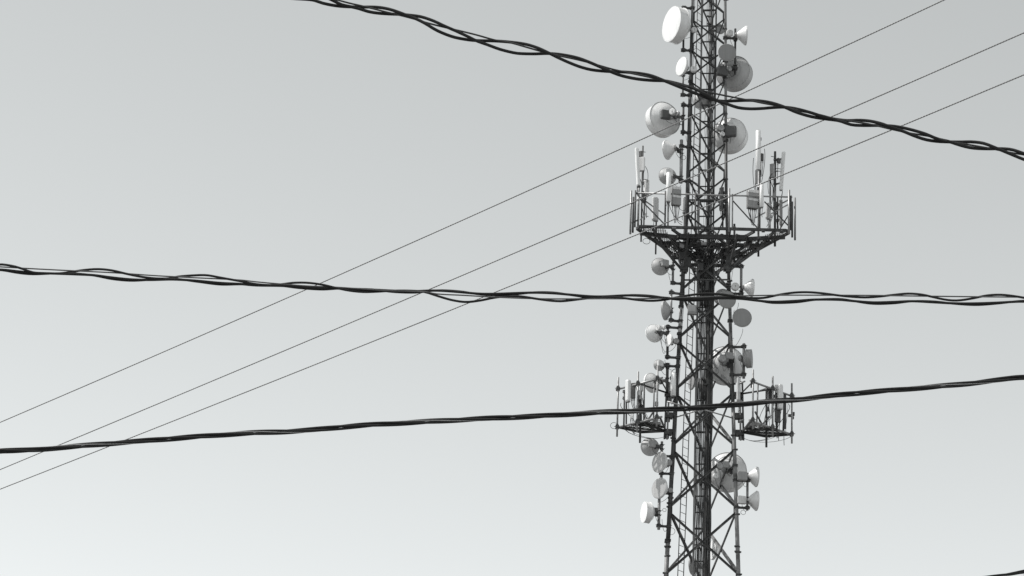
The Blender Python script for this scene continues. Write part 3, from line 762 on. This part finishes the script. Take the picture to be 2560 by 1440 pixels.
panel('grey panel antenna facing away at the right platform end', 1952, 500, 560, 9, YN + .5, 110, 'unit_grey', 1945, 490, 570, 7, pm='dark_paint')
panel('small dark panel close to the right leg above the platform', 1803, 470, 525, 9, YN + 1.3, 20, 'unit_dark', 1808, 465, 570, 7, pm='dark_paint')

radio('small grey amplifier on the pole behind the tall white antenna', 1905, 384, 402, 8, YN + .75, 30, 'unit_dark', 2)
radio('dark amplifier box clamped to the right platform pole, mid-height', 1940, 505, 530, 9, YN + .85, -15, 'unit_dark', 2)
radio('pale radio box hanging low between the right railing braces', 1936, 468, 496, 8, YN + 1.0, 25, 'unit_grey', 2)
radio('dark bracket box at the head of the right platform pole', 1947, 396, 408, 10, YN + .75, 40, 'dark_steel', 1)
radio('dark radio box on the pole behind the far left slim panel', 1601, 378, 392, 9, YN + .75, -30, 'unit_dark', 1)
# bits on the platform poles: short dipoles, connectors, wires
for px, py, dx in ((1608, 379, 12), (1612, 448, 9), (1932, 391, 9), (1945, 421, 14), (1945, 427, 14), (1929, 517, 10), (1901, 400, 10), (1617, 540, 8)):
    c = at(px, py, YN + .7); s = mpp(c)
    pb(MB().tube([c - Vector((dx * s / 2, 0, 0)), c + Vector((dx * s / 2, .05, 0))], .014, 6), 'clamp_bolt', 'dark_steel')
for pts in (((1612, 415), (1622, 425), (1621, 445), (1618, 456)), ((1884, 395), (1880, 430), (1884, 465), (1888, 478)), ((1911, 372), (1915, 395), (1909, 430), (1904, 455)), ((1950, 428), (1922, 428), (1916, 450), (1922, 485)), ((1925, 440), (1929, 470), (1926, 500), (1928, 520)),
            ((1933, 445), (1931, 470), (1934, 490), (1929, 510)), ((1672, 505), (1676, 530), (1690, 552), (1706, 556)), ((1616, 485), (1612, 505), (1618, 520), (1616, 545)), ((1870, 520), (1876, 545), (1884, 562), (1890, 566)), ((1690, 512), (1686, 540), (1690, 556), (1705, 562))):
    p = [at(x, y, YN + .75) for x, y in pts]
    pb(MB().tube(bez(p[0], p[1], p[2], p[3], 12), .012, 6), 'jumper_cable', 'cable_black')

# ------------------------------------------------------------------ the two antenna frames lower down
def sector(label, sgn, A, B, A2, B2, Ymid, apex, pipes, stub, lg):
    zt_ = at((A[0] + B[0]) / 2, (A[1] + B[1]) / 2, Ymid).z
    a, b = at_z(A[0], A[1], zt_), at_z(B[0], B[1], zt_)
    zb_ = at((A2[0] + B2[0]) / 2, (A2[1] + B2[1]) / 2, (a.y + b.y) / 2).z
    a2, b2 = at_z(A2[0], A2[1], zb_), at_z(B2[0], B2[1], zb_)
    L0, L1 = leg(lg, zt_), leg(lg, zb_)
    org = (a2 + b2) / 2
    t = thing('antenna_frame', label, 'antenna frame', org, 0, 'antenna frames on the legs')
    def sb(mb, name, m_, par=None):
        mb.v = [tuple(Vector(v) - org) for v in mb.v]
        return mb.build(name, m_, t if par is None else par)
    ex = (b - a).normalized()
    sb(MB().tube([a - ex * .1, b + ex * .1], .042, 10), 'face_rail', 'galvanised')
    sb(MB().tube([a2 - ex * .1, b2 + ex * .1], .042, 10), 'face_rail', 'galvanised')
    for px, y0, y1 in pipes:
        # put the pipe on the rail where the photograph shows it
        k = (px - A[0]) / (B[0] - A[0]); q = a + (b - a) * k
        z1, z0 = at(px, y0, q.y).z, at(px, y1, q.y).z
        sb(MB().tube([Vector((q.x, q.y - .08, z0)), Vector((q.x, q.y - .08, z1))], .038, 10), 'antenna_pipe', 'galvanised')
        for zz in (zt_, zb_):
            mb = MB().box((q.x, q.y - .04, zz), (.15, .2, .13)); mb.box((q.x, q.y - .05, zz + .1), (.1, .14, .03)); mb.tube([Vector((q.x - .13, q.y - .12, zz)), Vector((q.x + .13, q.y - .12, zz))], .015, 6)
            sb(mb, 'pipe_clamp', 'dark_steel')
    mid_t, mid_b = (a + b) / 2, (a2 + b2) / 2
    back_t = at_z(apex[0], apex[1], zt_) if False else L0
    out = Vector((sgn * .28, -.02, 0))
    mast_t, mast_b = L0 + out, L1 + out
    # mast plates on the leg
    for k, dx in ((0, 0), (1, .11)):
        sb(MB().beam(mast_b + Vector((sgn * dx, -.03 * k, -.35)), mast_t + Vector((sgn * dx, -.03 * k, .45)), .07, .1), 'mast_channel', 'dark_paint' if k else 'grey_paint')
    for zz in (zt_, zb_ + .02, zt_ - .9):
        L = leg(lg, zz); mb = MB().beam(L, L + Vector((sgn * .4, -.02, 0)), .1, .14); mb.box(L + Vector((sgn * .25, 0, -.12)), (.32, .3, .12)); mb.box(L + Vector((sgn * .3, .05, -.24)), (.2, .2, .12))
        sb(mb, 'leg_clamp', 'dark_paint')
    far_t = mast_t.lerp(a, .0)
    arm_a = mast_t + Vector((sgn * .05, 0, 0)); arm_b = mast_b + Vector((sgn * .05, 0, 0))
    sb(MB().tube([arm_a, mid_t], .04, 8), 'arm', 'dark_paint')
    sb(MB().tube([arm_b, mid_b], .05, 8), 'arm', 'dark_paint')
    sb(MB().tube([arm_b, a2.lerp(b2, .06)], .035, 8), 'arm', 'dark_paint')
    sb(MB().tube([arm_b, b2], .035, 8), 'arm', 'dark_paint')
    sb(MB().tube([arm_a, b.lerp(a, .02)], .03, 8), 'arm', 'dark_paint')
    # uprights along the inner side and the V braces
    for k, mt in ((.2, 'dark_paint'), (.62, 'dark_paint'), (.85, 'grey_paint')):
        p0, p1 = a2.lerp(b2, k), a.lerp(b, k)
        sb(MB().tube([p0 + Vector((0, .06, 0)), p1 + Vector((0, .06, 0))], .032, 8), 'upright', mt)
    vm = a2.lerp(b2, .72)
    sb(MB().beam(vm, a2.lerp(b2, .55) + Vector((0, 0, .45)), .05, .05), 'v_brace', 'dark_paint')
    sb(MB().beam(vm, a2.lerp(b2, .9) + Vector((0, 0, .45)), .05, .05), 'v_brace', 'dark_paint')
    sb(MB().beam(a.lerp(b, .6), a.lerp(b, .84) + Vector((0, 0, -.3)), .035, .035), 'v_brace', 'grey_paint')
    # floor of slats
    rear = a2.lerp(arm_b, .5) + Vector((0, .42, 0)); nsl = 9
    for k in range(nsl):
        f = (k + .5) / nsl                 # from the face rail to the rear corner
        p = a2.lerp(rear, f); q = b2.lerp(arm_b, f)
        sb(MB().beam(p + Vector((0, 0, .05)), q + Vector((0, 0, .05)), .055, .018, Vector((0, 0, 1))), 'floor_slat', 'grating_steel')
    for p, q in ((a2, rear), (rear, arm_b), (b2, arm_b)):
        sb(MB().beam(p, q, .05, .09, Vector((0, 0, 1))), 'floor_joist', 'dark_paint')
    sb(MB().beam(a2.lerp(b2, .3), arm_b.lerp(b2, .3), .05, .08, Vector((0, 0, 1))), 'floor_joist', 'dark_paint')
    sb(MB().beam(a2.lerp(b2, .6), arm_b.lerp(a2, .25), .05, .08, Vector((0, 0, 1))), 'floor_joist', 'dark_paint')
    # clutter on the floor and pipe stub below
    for _ in range(6):
        k, f = random.uniform(.3, .8), random.uniform(.1, .7)
        c = a2.lerp(b2, k).lerp(arm_b, f)
        sb(MB().box(c + Vector((0, 0, .12)), (random.uniform(.1, .3), random.uniform(.1, .2), random.uniform(.08, .22)), Matrix.Rotation(random.random(), 3, 'Z')), 'junction_box', random.choice(('unit_dark', 'unit_dark', 'unit_grey')))
    s0 = at(stub[0], stub[1], mid_b.y + .5); s1 = at(stub[0], stub[2], mid_b.y + .5)
    sb(MB().tube([Vector((s0.x, s0.y, s1.z)), Vector((s0.x, s0.y, zt_ + .1))], .045, 10), 'antenna_pipe', 'dark_paint')
    for _ in range(9):                      # radio brackets, surge boxes and leads tied to the pipes
        k = random.choice((.0, .46, .5, .54, .92)) + random.uniform(-.04, .04); zz = random.uniform(zb_ + .2, zt_ + .1)
        c = a2.lerp(b2, k); c.z = zz
        sb(MB().rbox(c + Vector((random.uniform(-.08, .08), random.uniform(-.05, .15), 0)), (random.uniform(.07, .15), .1, random.uniform(.08, .26)), .015), 'surge_box', random.choice(('unit_dark', 'dark_steel', 'unit_grey', 'unit_white')))
    for _ in range(7):
        k = random.choice((.45, .5, .55, .1)); p = a2.lerp(b2, k + random.uniform(-.05, .05)); p.z = random.uniform(zb_ + .5, zt_); q = a2.lerp(b2, k + random.uniform(-.1, .2)).lerp(arm_b, random.uniform(0, .4))
        sb(MB().tube(bez(p, p + Vector((random.uniform(-.25, .25), -.1, -.3)), q + Vector((random.uniform(-.2, .2), 0, .4)), q, 9), random.choice((.009, .013)), 5), 'jumper_cable', 'cable_black')
    # slack lines
    for _ in range(3):
        p = a2.lerp(b2, random.uniform(-.05, .3)); q = arm_b + Vector((0, 0, -.2))
        sb(MB().tube(bez(p, p + Vector((-.3, 0, -.35)), q + Vector((-.4 * -sgn, 0, -.35)), q, 10), .009, 5), 'slack_cable', 'cable_black')
    return a, b, a2, b2, zt_, zb_, sb, mid_b
fa = sector('left antenna frame with three upright pipes beside the left leg', -1, (1545, 973), (1652, 945.5), (1545, 1068), (1650, 1043), 109.1, None,
            ((1545, 945, 1093), (1595, 931, 1082), (1643.5, 917, 1068)), (1600.5, 1076, 1107), 0)
fb = sector('right antenna frame with three upright pipes beside the right leg', 1, (1981, 991), (1880, 953.5), (1978, 1086), (1877, 1052), 109.1, None,
            ((1979, 960, 1110), (1931, 942, 1092), (1882, 926, 1074)), (1916, 1092, 1118), 1)
lp = loop(1535, 1064, 9, fa[2].y, .3, .01); fa[6](lp, 'cable_loop', 'cable_black')
# tie rods from the frames to a common point before the mast
apx = at(1755, 1023, 109.2)
for fr, lg in ((fa, 0), (fb, 1)):
    e = leg(lg, fr[5] + .9); e2 = at(1690 if lg == 0 else 1838, 1043 if lg == 0 else 1047, leg(lg, 38).y)
    fr[6](MB().tube([e2, apx], .03, 8), 'tie_rod', 'galvanised')
for (px0, py0, px1, py1, fr) in ((1855, 1002, 1818, 1011, fb), (1848, 1053, 1860, 1048, fb), (1848, 959, 1863, 953, fb), (1668, 1004, 1725, 1020, fa)):
    fr[6](MB().tube([at(px0, py0, 109.5), at(px1, py1, 109.5)], .035, 8), 'tie_rod', 'galvanised')
panel('white panel antenna on the left antenna frame', 1570, 951, 1003, 12.5, (fa[0].y + fa[1].y) / 2 - .1, -38, 'white_radome', 1561, 975, 1064, 12, pm='dark_paint')
radio('dark radio box behind the white panel, left antenna frame', 1583, 958, 996, 11, (fa[0].y + fa[1].y) / 2 + .25, -20, 'unit_dark', 3)
radio('small pale radio box low on the left antenna frame', 1580, 1028, 1047, 8, (fa[0].y + fa[1].y) / 2, -20, 'unit_white', 2)
radio('grey radio box on the middle pipe of the left frame', 1598, 982, 1024, 10, (fa[0].y + fa[1].y) / 2 + .1, -40, 'unit_dark', 3)
panel('white panel antenna on the right antenna frame', 1950.5, 962, 1022, 12.5, (fb[0].y + fb[1].y) / 2 - .05, 22, 'white_shell', 1943, 965, 1075, 12, pm='dark_paint')
radio('dark radio box beneath the white panel, right antenna frame', 1944, 1018, 1056, 14, (fb[0].y + fb[1].y) / 2 + .1, 20, 'unit_dark', 3)
radio('small pale unit next to the right frame panel top', 1941, 962, 982, 7, (fb[0].y + fb[1].y) / 2 + .1, 10, 'unit_white', 1)
radio('grey radio box on the middle pipe of the right frame', 1926, 976, 1004, 11, (fb[0].y + fb[1].y) / 2 + .35, 10, 'unit_dark', 2)
radio('dark radio box at the right end of the right frame', 1962, 985, 1072, 7, (fb[0].y + fb[1].y) / 2 + .5, 30, 'dark_paint', 1)
panel('white tube antenna against the left leg by the left frame', 1683.5, 933, 990, 13, YL - .35, 0, 'white_radome', 1679, 925, 1000, 13, round_=True, pm='grey_paint')
panel('pale narrow panel against the right leg by the right frame', 1846, 945, 1000, 9, YR - .25, 20, 'unit_white', 1850, 940, 1005, 7, pm='grey_paint')
# meter box on the ladder side
c0 = at(1730, 774, CY - .9); s = mpp(c0)
bx = thing('equipment_box', 'grey square equipment box hung on the mast below the middle cable', 'box', c0)
MB().rbox((0, 0, 0), (22 * s, 12 * s, 21 * s), .02).build('case', 'unit_grey', bx)
MB().box((-.01, -6.2 * s, .02), (17 * s, .02, 15 * s)).build('door', 'grey_shell', bx)
MB().box((0, .02, -11.5 * s), (23 * s, 13 * s, .03)).build('base_tray', 'galvanised', bx)

# ------------------------------------------------------------------ overhead lines
def cat_interp(pts, step):
    """smooth curve through (x, y) points, sampled every step px"""
    pts = sorted(pts)
    dx0 = (pts[3][1] - pts[0][1]) / (pts[3][0] - pts[0][0]); dx1 = (pts[-1][1] - pts[-4][1]) / (pts[-1][0] - pts[-4][0])
    n = len(pts); ms = []
    for i in range(n):
        if i == 0 or i == n - 1: ms.append((pts[1][1] - pts[0][1]) / (pts[1][0] - pts[0][0]) if i == 0 else (pts[-1][1] - pts[-2][1]) / (pts[-1][0] - pts[-2][0]))
        else: ms.append((pts[i + 1][1] - pts[i - 1][1]) / (pts[i + 1][0] - pts[i - 1][0]))
    out = []; i = 0; x = pts[0][0]
    while x <= pts[-1][0]:
        while i < n - 2 and x > pts[i + 1][0]: i += 1
        (x0, y0), (x1, y1) = pts[i], pts[i + 1]; h = x1 - x0; t = (x - x0) / h
        y = (2 * t ** 3 - 3 * t * t + 1) * y0 + (t ** 3 - 2 * t * t + t) * h * ms[i] + (-2 * t ** 3 + 3 * t * t) * y1 + (t ** 3 - t * t) * h * ms[i + 1]
        out.append((x, y)); x += step
    return out
def smooth(ys, k):
    out = []
    for i in range(len(ys)):
        a, b = max(0, i - k), min(len(ys), i + k + 1)
        out.append(sum(ys[a:b]) / (b - a))
    return out
def line_fit(pts):
    n = len(pts); sx = sum(p[0] for p in pts) / n; sy = sum(p[1] for p in pts) / n
    b = sum((p[0] - sx) * (p[1] - sy) for p in pts) / sum((p[0] - sx) ** 2 for p in pts)
    return sx, sy, b
def extend(pts, x_lo, x_hi, lam, amp):
    """carry a strand on beyond the picture with the same twist"""
    pts = sorted(pts)
    head, tail = pts[:len(pts) // 3 + 4], pts[-len(pts) // 3 - 4:]
    sx, sy, b = line_fit(head); res = []
    x = head[0][0] - lam / 6
    base0 = head[0][1]; k = 1
    while x > x_lo:
        res.append((x, base0 + b * (x - head[0][0]) + amp * math.sin(k * math.pi / 3))); x -= lam / 6; k += 1
    sx, sy, b2 = line_fit(tail); x = tail[-1][0] + lam / 6; k = 1
    while x < x_hi:
        res.append((x, tail[-1][1] + b2 * (x - tail[-1][0]) + amp * math.sin(k * math.pi / 3))); x += lam / 6; k += 1
    return sorted(pts + res)
def strand(name, pts, dpx, Y, m_, parent, org, lam=300, amp=8, depth_k=.05, ext=(-900, 3400), n=10, step=11, ph=0):
    pts = extend(pts, ext[0], ext[1], lam, amp)
    smp = cat_interp(pts, step)
    ys = [p[1] for p in smp]; tr = smooth(ys, int(lam / step / 2))
    tr2 = smooth(tr, int(lam / step / 2))
    rel = [a - b for a, b in zip(ys, tr2)]
    s0 = mpp(at(1280, 720, Y)); P = []
    for i, (x, y) in enumerate(smp):
        sl = (rel[min(i + 2, len(rel) - 1)] - rel[max(i - 2, 0)]) / (step * 4)
        P.append(at(x, y, Y - sl * lam / 6.28 * s0 * 1.0 + ph * s0) - org)
    return MB().tube(P, dpx * s0 / 2, n).build(name, m_, parent)

W1A = [(782, 0), (807, 8), (837, 14), (864, 16.6), (901, 17.6), (942, 18), (971, 22.5), (995, 30), (1016, 38), (1040, 47), (1063, 58.6), (1092, 76), (1132, 92), (1171, 99.6), (1194, 101.5), (1239, 102.5), (1277, 105.4), (1316, 111), (1345, 120), (1371, 132), (1394, 143.5), (1424, 157), (1453, 168), (1482, 175), (1521, 178.6), (1560, 180), (1599, 183.5), (1629, 189.4), (1661, 202), (1688, 213), (1718, 225), (1757, 240.5), (1786, 250), (1805, 253), (1835, 252), (1874, 250.7), (1903, 252.7), (1932, 258), (1962, 268), (1991, 280.6), (2030, 292), (2069, 298), (2098, 302), (2128, 311.8), (2158, 313.7), (2197, 313.7), (2236, 315.7), (2275, 323.5), (2314, 335), (2343, 347), (2372, 353.8), (2402, 363.5), (2431, 370), (2470, 372), (2499, 371.7), (2529, 374), (2560, 384)]
W1B = [(780, -22), (805, -12), (830, 0), (854, 11.7), (876, 16.6), (897, 21.5), (921, 29), (946, 33), (975, 35), (1001, 36), (1024, 38), (1053, 42), (1083, 52), (1112, 65.4), (1141, 78), (1171, 92), (1190, 101.6), (1219, 112), (1249, 123), (1280, 131), (1297, 133.7), (1336, 134.7), (1371, 133.7), (1404, 136.6), (1443, 144.5), (1472, 155), (1502, 168), (1521, 176.7), (1551, 188.4), (1590, 197), (1629, 201), (1660, 202), (1679, 205.4), (1708, 213), (1737, 222), (1761, 234.7), (1786, 249), (1815, 259), (1845, 269), (1874, 272), (1903, 271.4), (1932, 269), (1962, 268), (1991, 272), (2030, 282.5), (2059, 292), (2089, 298), (2118, 301.4), (2148, 300.6), (2177, 303), (2206, 310), (2236, 321.5), (2255, 327), (2284, 339), (2314, 349), (2343, 353.4), (2372, 354.7), (2402, 355), (2431, 354.7), (2460, 358.6), (2490, 370), (2519, 382), (2560, 398.7)]
W1M = [(780, -16), (844, 0), (874, 8), (901, 14), (936, 22.5), (965, 30), (995, 37), (1034, 47), (1073, 58.6), (1112, 68.4), (1141, 75), (1190, 87), (1239, 100.6), (1277, 107), (1316, 118), (1355, 129), (1394, 138.6), (1443, 149), (1482, 159), (1531, 173), (1570, 181.6), (1619, 192), (1661, 201.5), (1698, 211), (1757, 227), (1796, 235.7), (1835, 243.5), (1874, 251), (1913, 259), (1952, 266), (2001, 277.6), (2050, 287), (2089, 297), (2128, 303), (2177, 311), (2226, 322.5), (2275, 333), (2324, 341), (2372, 353.7), (2421, 361.5), (2480, 372), (2529, 382), (2560, 387)]
o1 = at(1280, 120, 11)
c1 = thing('twisted_cable', 'thick black twisted cable crossing the top of the mast, sloping down right', 'cable', o1, 0, 'twisted overhead cables')
strand('conductor', W1A, 8.3, 11, 'aerial_black', c1, o1, 360, 11)
strand('conductor', W1B, 8.3, 11, 'aerial_black', c1, o1, 360, 11)
strand('messenger_wire', W1M, 4.6, 11, 'messenger_black', c1, o1, 500, 0, ph=-3)

W2S = [(0, 661), (35, 665.8), (58, 672.8), (82, 681), (117, 683.4), (150, 683.4), (178, 679.8), (211, 675), (246, 672.8), (281, 676.3), (316, 684.5), (351, 691.6), (387, 696), (422, 696), (445, 691.6), (480, 688.7), (516, 688), (551, 694), (598, 702.5), (640, 710.4), (676, 712.7), (706, 710.4), (734, 707), (769, 707), (805, 711.6), (840, 719.8), (875, 726.8), (910, 730), (945, 729), (983, 726.8), (1027, 726.8), (1062, 730), (1094, 740), (1129, 750), (1164, 755), (1199, 751.5), (1234, 744.5), (1269, 740.5), (1305, 741.4), (1340, 746.8), (1375, 751.5), (1403, 753), (1433, 750), (1469, 745.6), (1515, 742), (1562, 745.6), (1594, 749.8), (1629, 752), (1664, 749), (1699, 742), (1734, 736.7), (1769, 734), (1805, 736), (1840, 741), (1875, 745), (1910, 744.5), (1945, 737.4), (1980, 732), (2015, 730.4), (2051, 732.7), (2100, 739), (2127, 741.7), (2163, 743.5), (2199, 741.3), (2229, 737.7), (2271, 734), (2307, 736.8), (2334, 743), (2369, 750), (2396, 751), (2432, 745.8), (2468, 738.6), (2504, 737), (2540, 741), (2560, 744.5)]
W2M = [(0, 667), (58, 670.5), (164, 676), (281, 681.7), (387, 689), (469, 693.4), (600, 700), (640, 704.5), (699, 709.7), (769, 715), (851, 718.6), (898, 722), (969, 726.8), (1062, 730), (1094, 735), (1164, 738.6), (1234, 742.8), (1328, 746.3), (1398, 747.3), (1492, 746.8), (1594, 746.8), (1687, 744.5), (1781, 742), (1851, 739.8), (1945, 738), (2062, 738), (2190, 738.6), (2280, 739.9), (2369, 741), (2459, 742), (2560, 742.8)]
W2L = [(0, 674), (47, 678.7), (82, 682), (140, 684), (187, 685.7), (234, 688), (281, 694), (328, 698.6), (375, 699.8), (433, 698.6), (492, 702), (551, 707.5), (600, 710), (640, 713.4), (699, 714.4), (746, 716.7), (805, 720.5), (851, 721.4), (898, 724.4), (933, 724.4), (983, 726.8), (1039, 728), (1075, 726.5), (1105, 726.9), (1152, 730.4), (1199, 734.4), (1246, 734.4), (1293, 732.7), (1340, 731.6), (1387, 733.4), (1433, 737.4), (1492, 741.4), (1562, 738.6), (1582, 738.6), (1629, 741.4), (1676, 745.6), (1734, 747.5), (1805, 745.6), (1851, 746.8), (1898, 752), (1933, 754.5), (1992, 752), (2039, 749), (2100, 749.5), (2127, 752), (2181, 756), (2235, 754.8), (2280, 753), (2334, 755.7), (2387, 758.4), (2441, 758.4), (2495, 756.6), (2560, 754)]
o2 = at(1280, 740, 15)
c2 = thing('twisted_cable', 'loosely twisted black cable running almost level across the middle', 'cable', o2, 0, 'twisted overhead cables')
strand('conductor', W2S, 5.9, 15, 'aerial_black', c2, o2, 250, 9)
strand('conductor', W2L, 6.3, 15, 'aerial_black', c2, o2, 250, 4)
strand('conductor', [(x, y + 1.0 + 3.0 * math.sin(x / 38.0)) for x, y in W2L], 5.6, 15, 'aerial_black', c2, o2, 250, 3, ph=5)
strand('messenger_wire', W2M, 3.4, 15, 'messenger_strand', c2, o2, 400, 0, ph=-4)

W3C = [(0, 1127), (80, 1125), (150, 1119), (330, 1104.5), (600, 1084), (750, 1077), (900, 1064), (1050, 1055), (1200, 1047), (1350, 1040), (1500, 1031), (1650, 1024), (1770, 1017.5), (1900, 1006), (2000, 998), (2120, 985), (2250, 974), (2400, 961), (2480, 952), (2560, 942)]
o3 = at(1280, 1045, 13)
c3 = thing('twisted_cable', 'tightly twisted black cable rising to the right below the middle', 'cable', o3, 0, 'twisted overhead cables')
def helix(path, r, lam, ph, slow=0.0): return [(x, y + r * math.cos(2 * math.pi * x / lam + ph)) for x, y in cat_interp(path, 24)]
for k in range(3):
    strand('conductor', helix(W3C, 4.2, 430, 2.094 * k + .25 * (k == 1)), 6.2, 13, 'aerial_black', c3, o3, 430, 4)
strand('messenger_wire', helix(W3C, 4.6, 430, 1.0), 2.8, 13, 'bare_strand', c3, o3, 430, 4)
W4C = [(2440, 1449), (2475, 1443), (2500, 1438.5), (2530, 1434), (2560, 1429), (2700, 1408), (2850, 1388), (3000, 1369)]
o4 = at(2560, 1430, 13)
c4 = thing('twisted_cable', 'short end of a black cable in the bottom right corner', 'cable', o4, 0, 'twisted overhead cables')
for k in range(2):
    strand('conductor', helix(W4C, 3.2, 330, 3.14 * k + .8), 5.4, 13, 'aerial_black', c4, o4, 330, 3, ext=(1900, 3400))
strand('messenger_wire', helix(W4C, 3.4, 330, 2.2), 3.0, 13, 'bare_strand', c4, o4, 330, 3, ext=(1900, 3400))

# three bare stranded conductors, nearer at the right
def bare(label, pts, d_r):
    xs = [p[0] for p in pts]
    org = at(1280, pts[len(pts) // 2][1], 22)
    t = thing('bare_wire', label, 'wire', org, 0, 'bare wires crossing diagonally')
    # quadratic through three points = the sag
    (x0, y0), (x1, y1), (x2, y2) = pts
    def yy(x):
        return y0 * (x - x1) * (x - x2) / ((x0 - x1) * (x0 - x2)) + y1 * (x - x0) * (x - x2) / ((x1 - x0) * (x1 - x2)) + y2 * (x - x0) * (x - x1) / ((x2 - x0) * (x2 - x1))
    def pos(x): return at(x, yy(x), 27.0 - 9.0 * (x / 2560))
    C = []; x = -700.0
    while x < 3300:
        C.append(pos(x)); x += 3.2
    rr = d_r * mpp(pos(2560)) / 2
    L = 0.0; S = [0.0]
    for a, b in zip(C[:-1], C[1:]): S.append(S[-1] + (b - a).length)
    lay = 0.030
    MB().tube([c - org for c in C[::8]], rr * .62, 6).build('core', 'messenger_strand', t)
    d = (C[-1] - C[0]).normalized(); fa_, fb_ = frame(d)
    for k in range(3):
        P = [c + (fa_ * math.cos(s / lay * 2.094 + 2.094 * k) + fb_ * math.sin(s / lay * 2.094 + 2.094 * k)) * rr * .5 - org for c, s in zip(C, S)]
        MB().tube(P, rr * .5, 5).build('strand', 'wire_strand', t)
    return t
bare('uppermost of the three thin bare wires crossing diagonally', [(0, 1056), (1100, 575.5), (2360, 0)], 3.9)
bare('middle one of the three thin bare wires crossing diagonally', [(0, 1174), (1280, 635.5), (2560, 82)], 3.9)
bare('lowest of the three thin bare wires crossing diagonally', [(0, 1223), (1280, 713.5), (2560, 187)], 3.9)
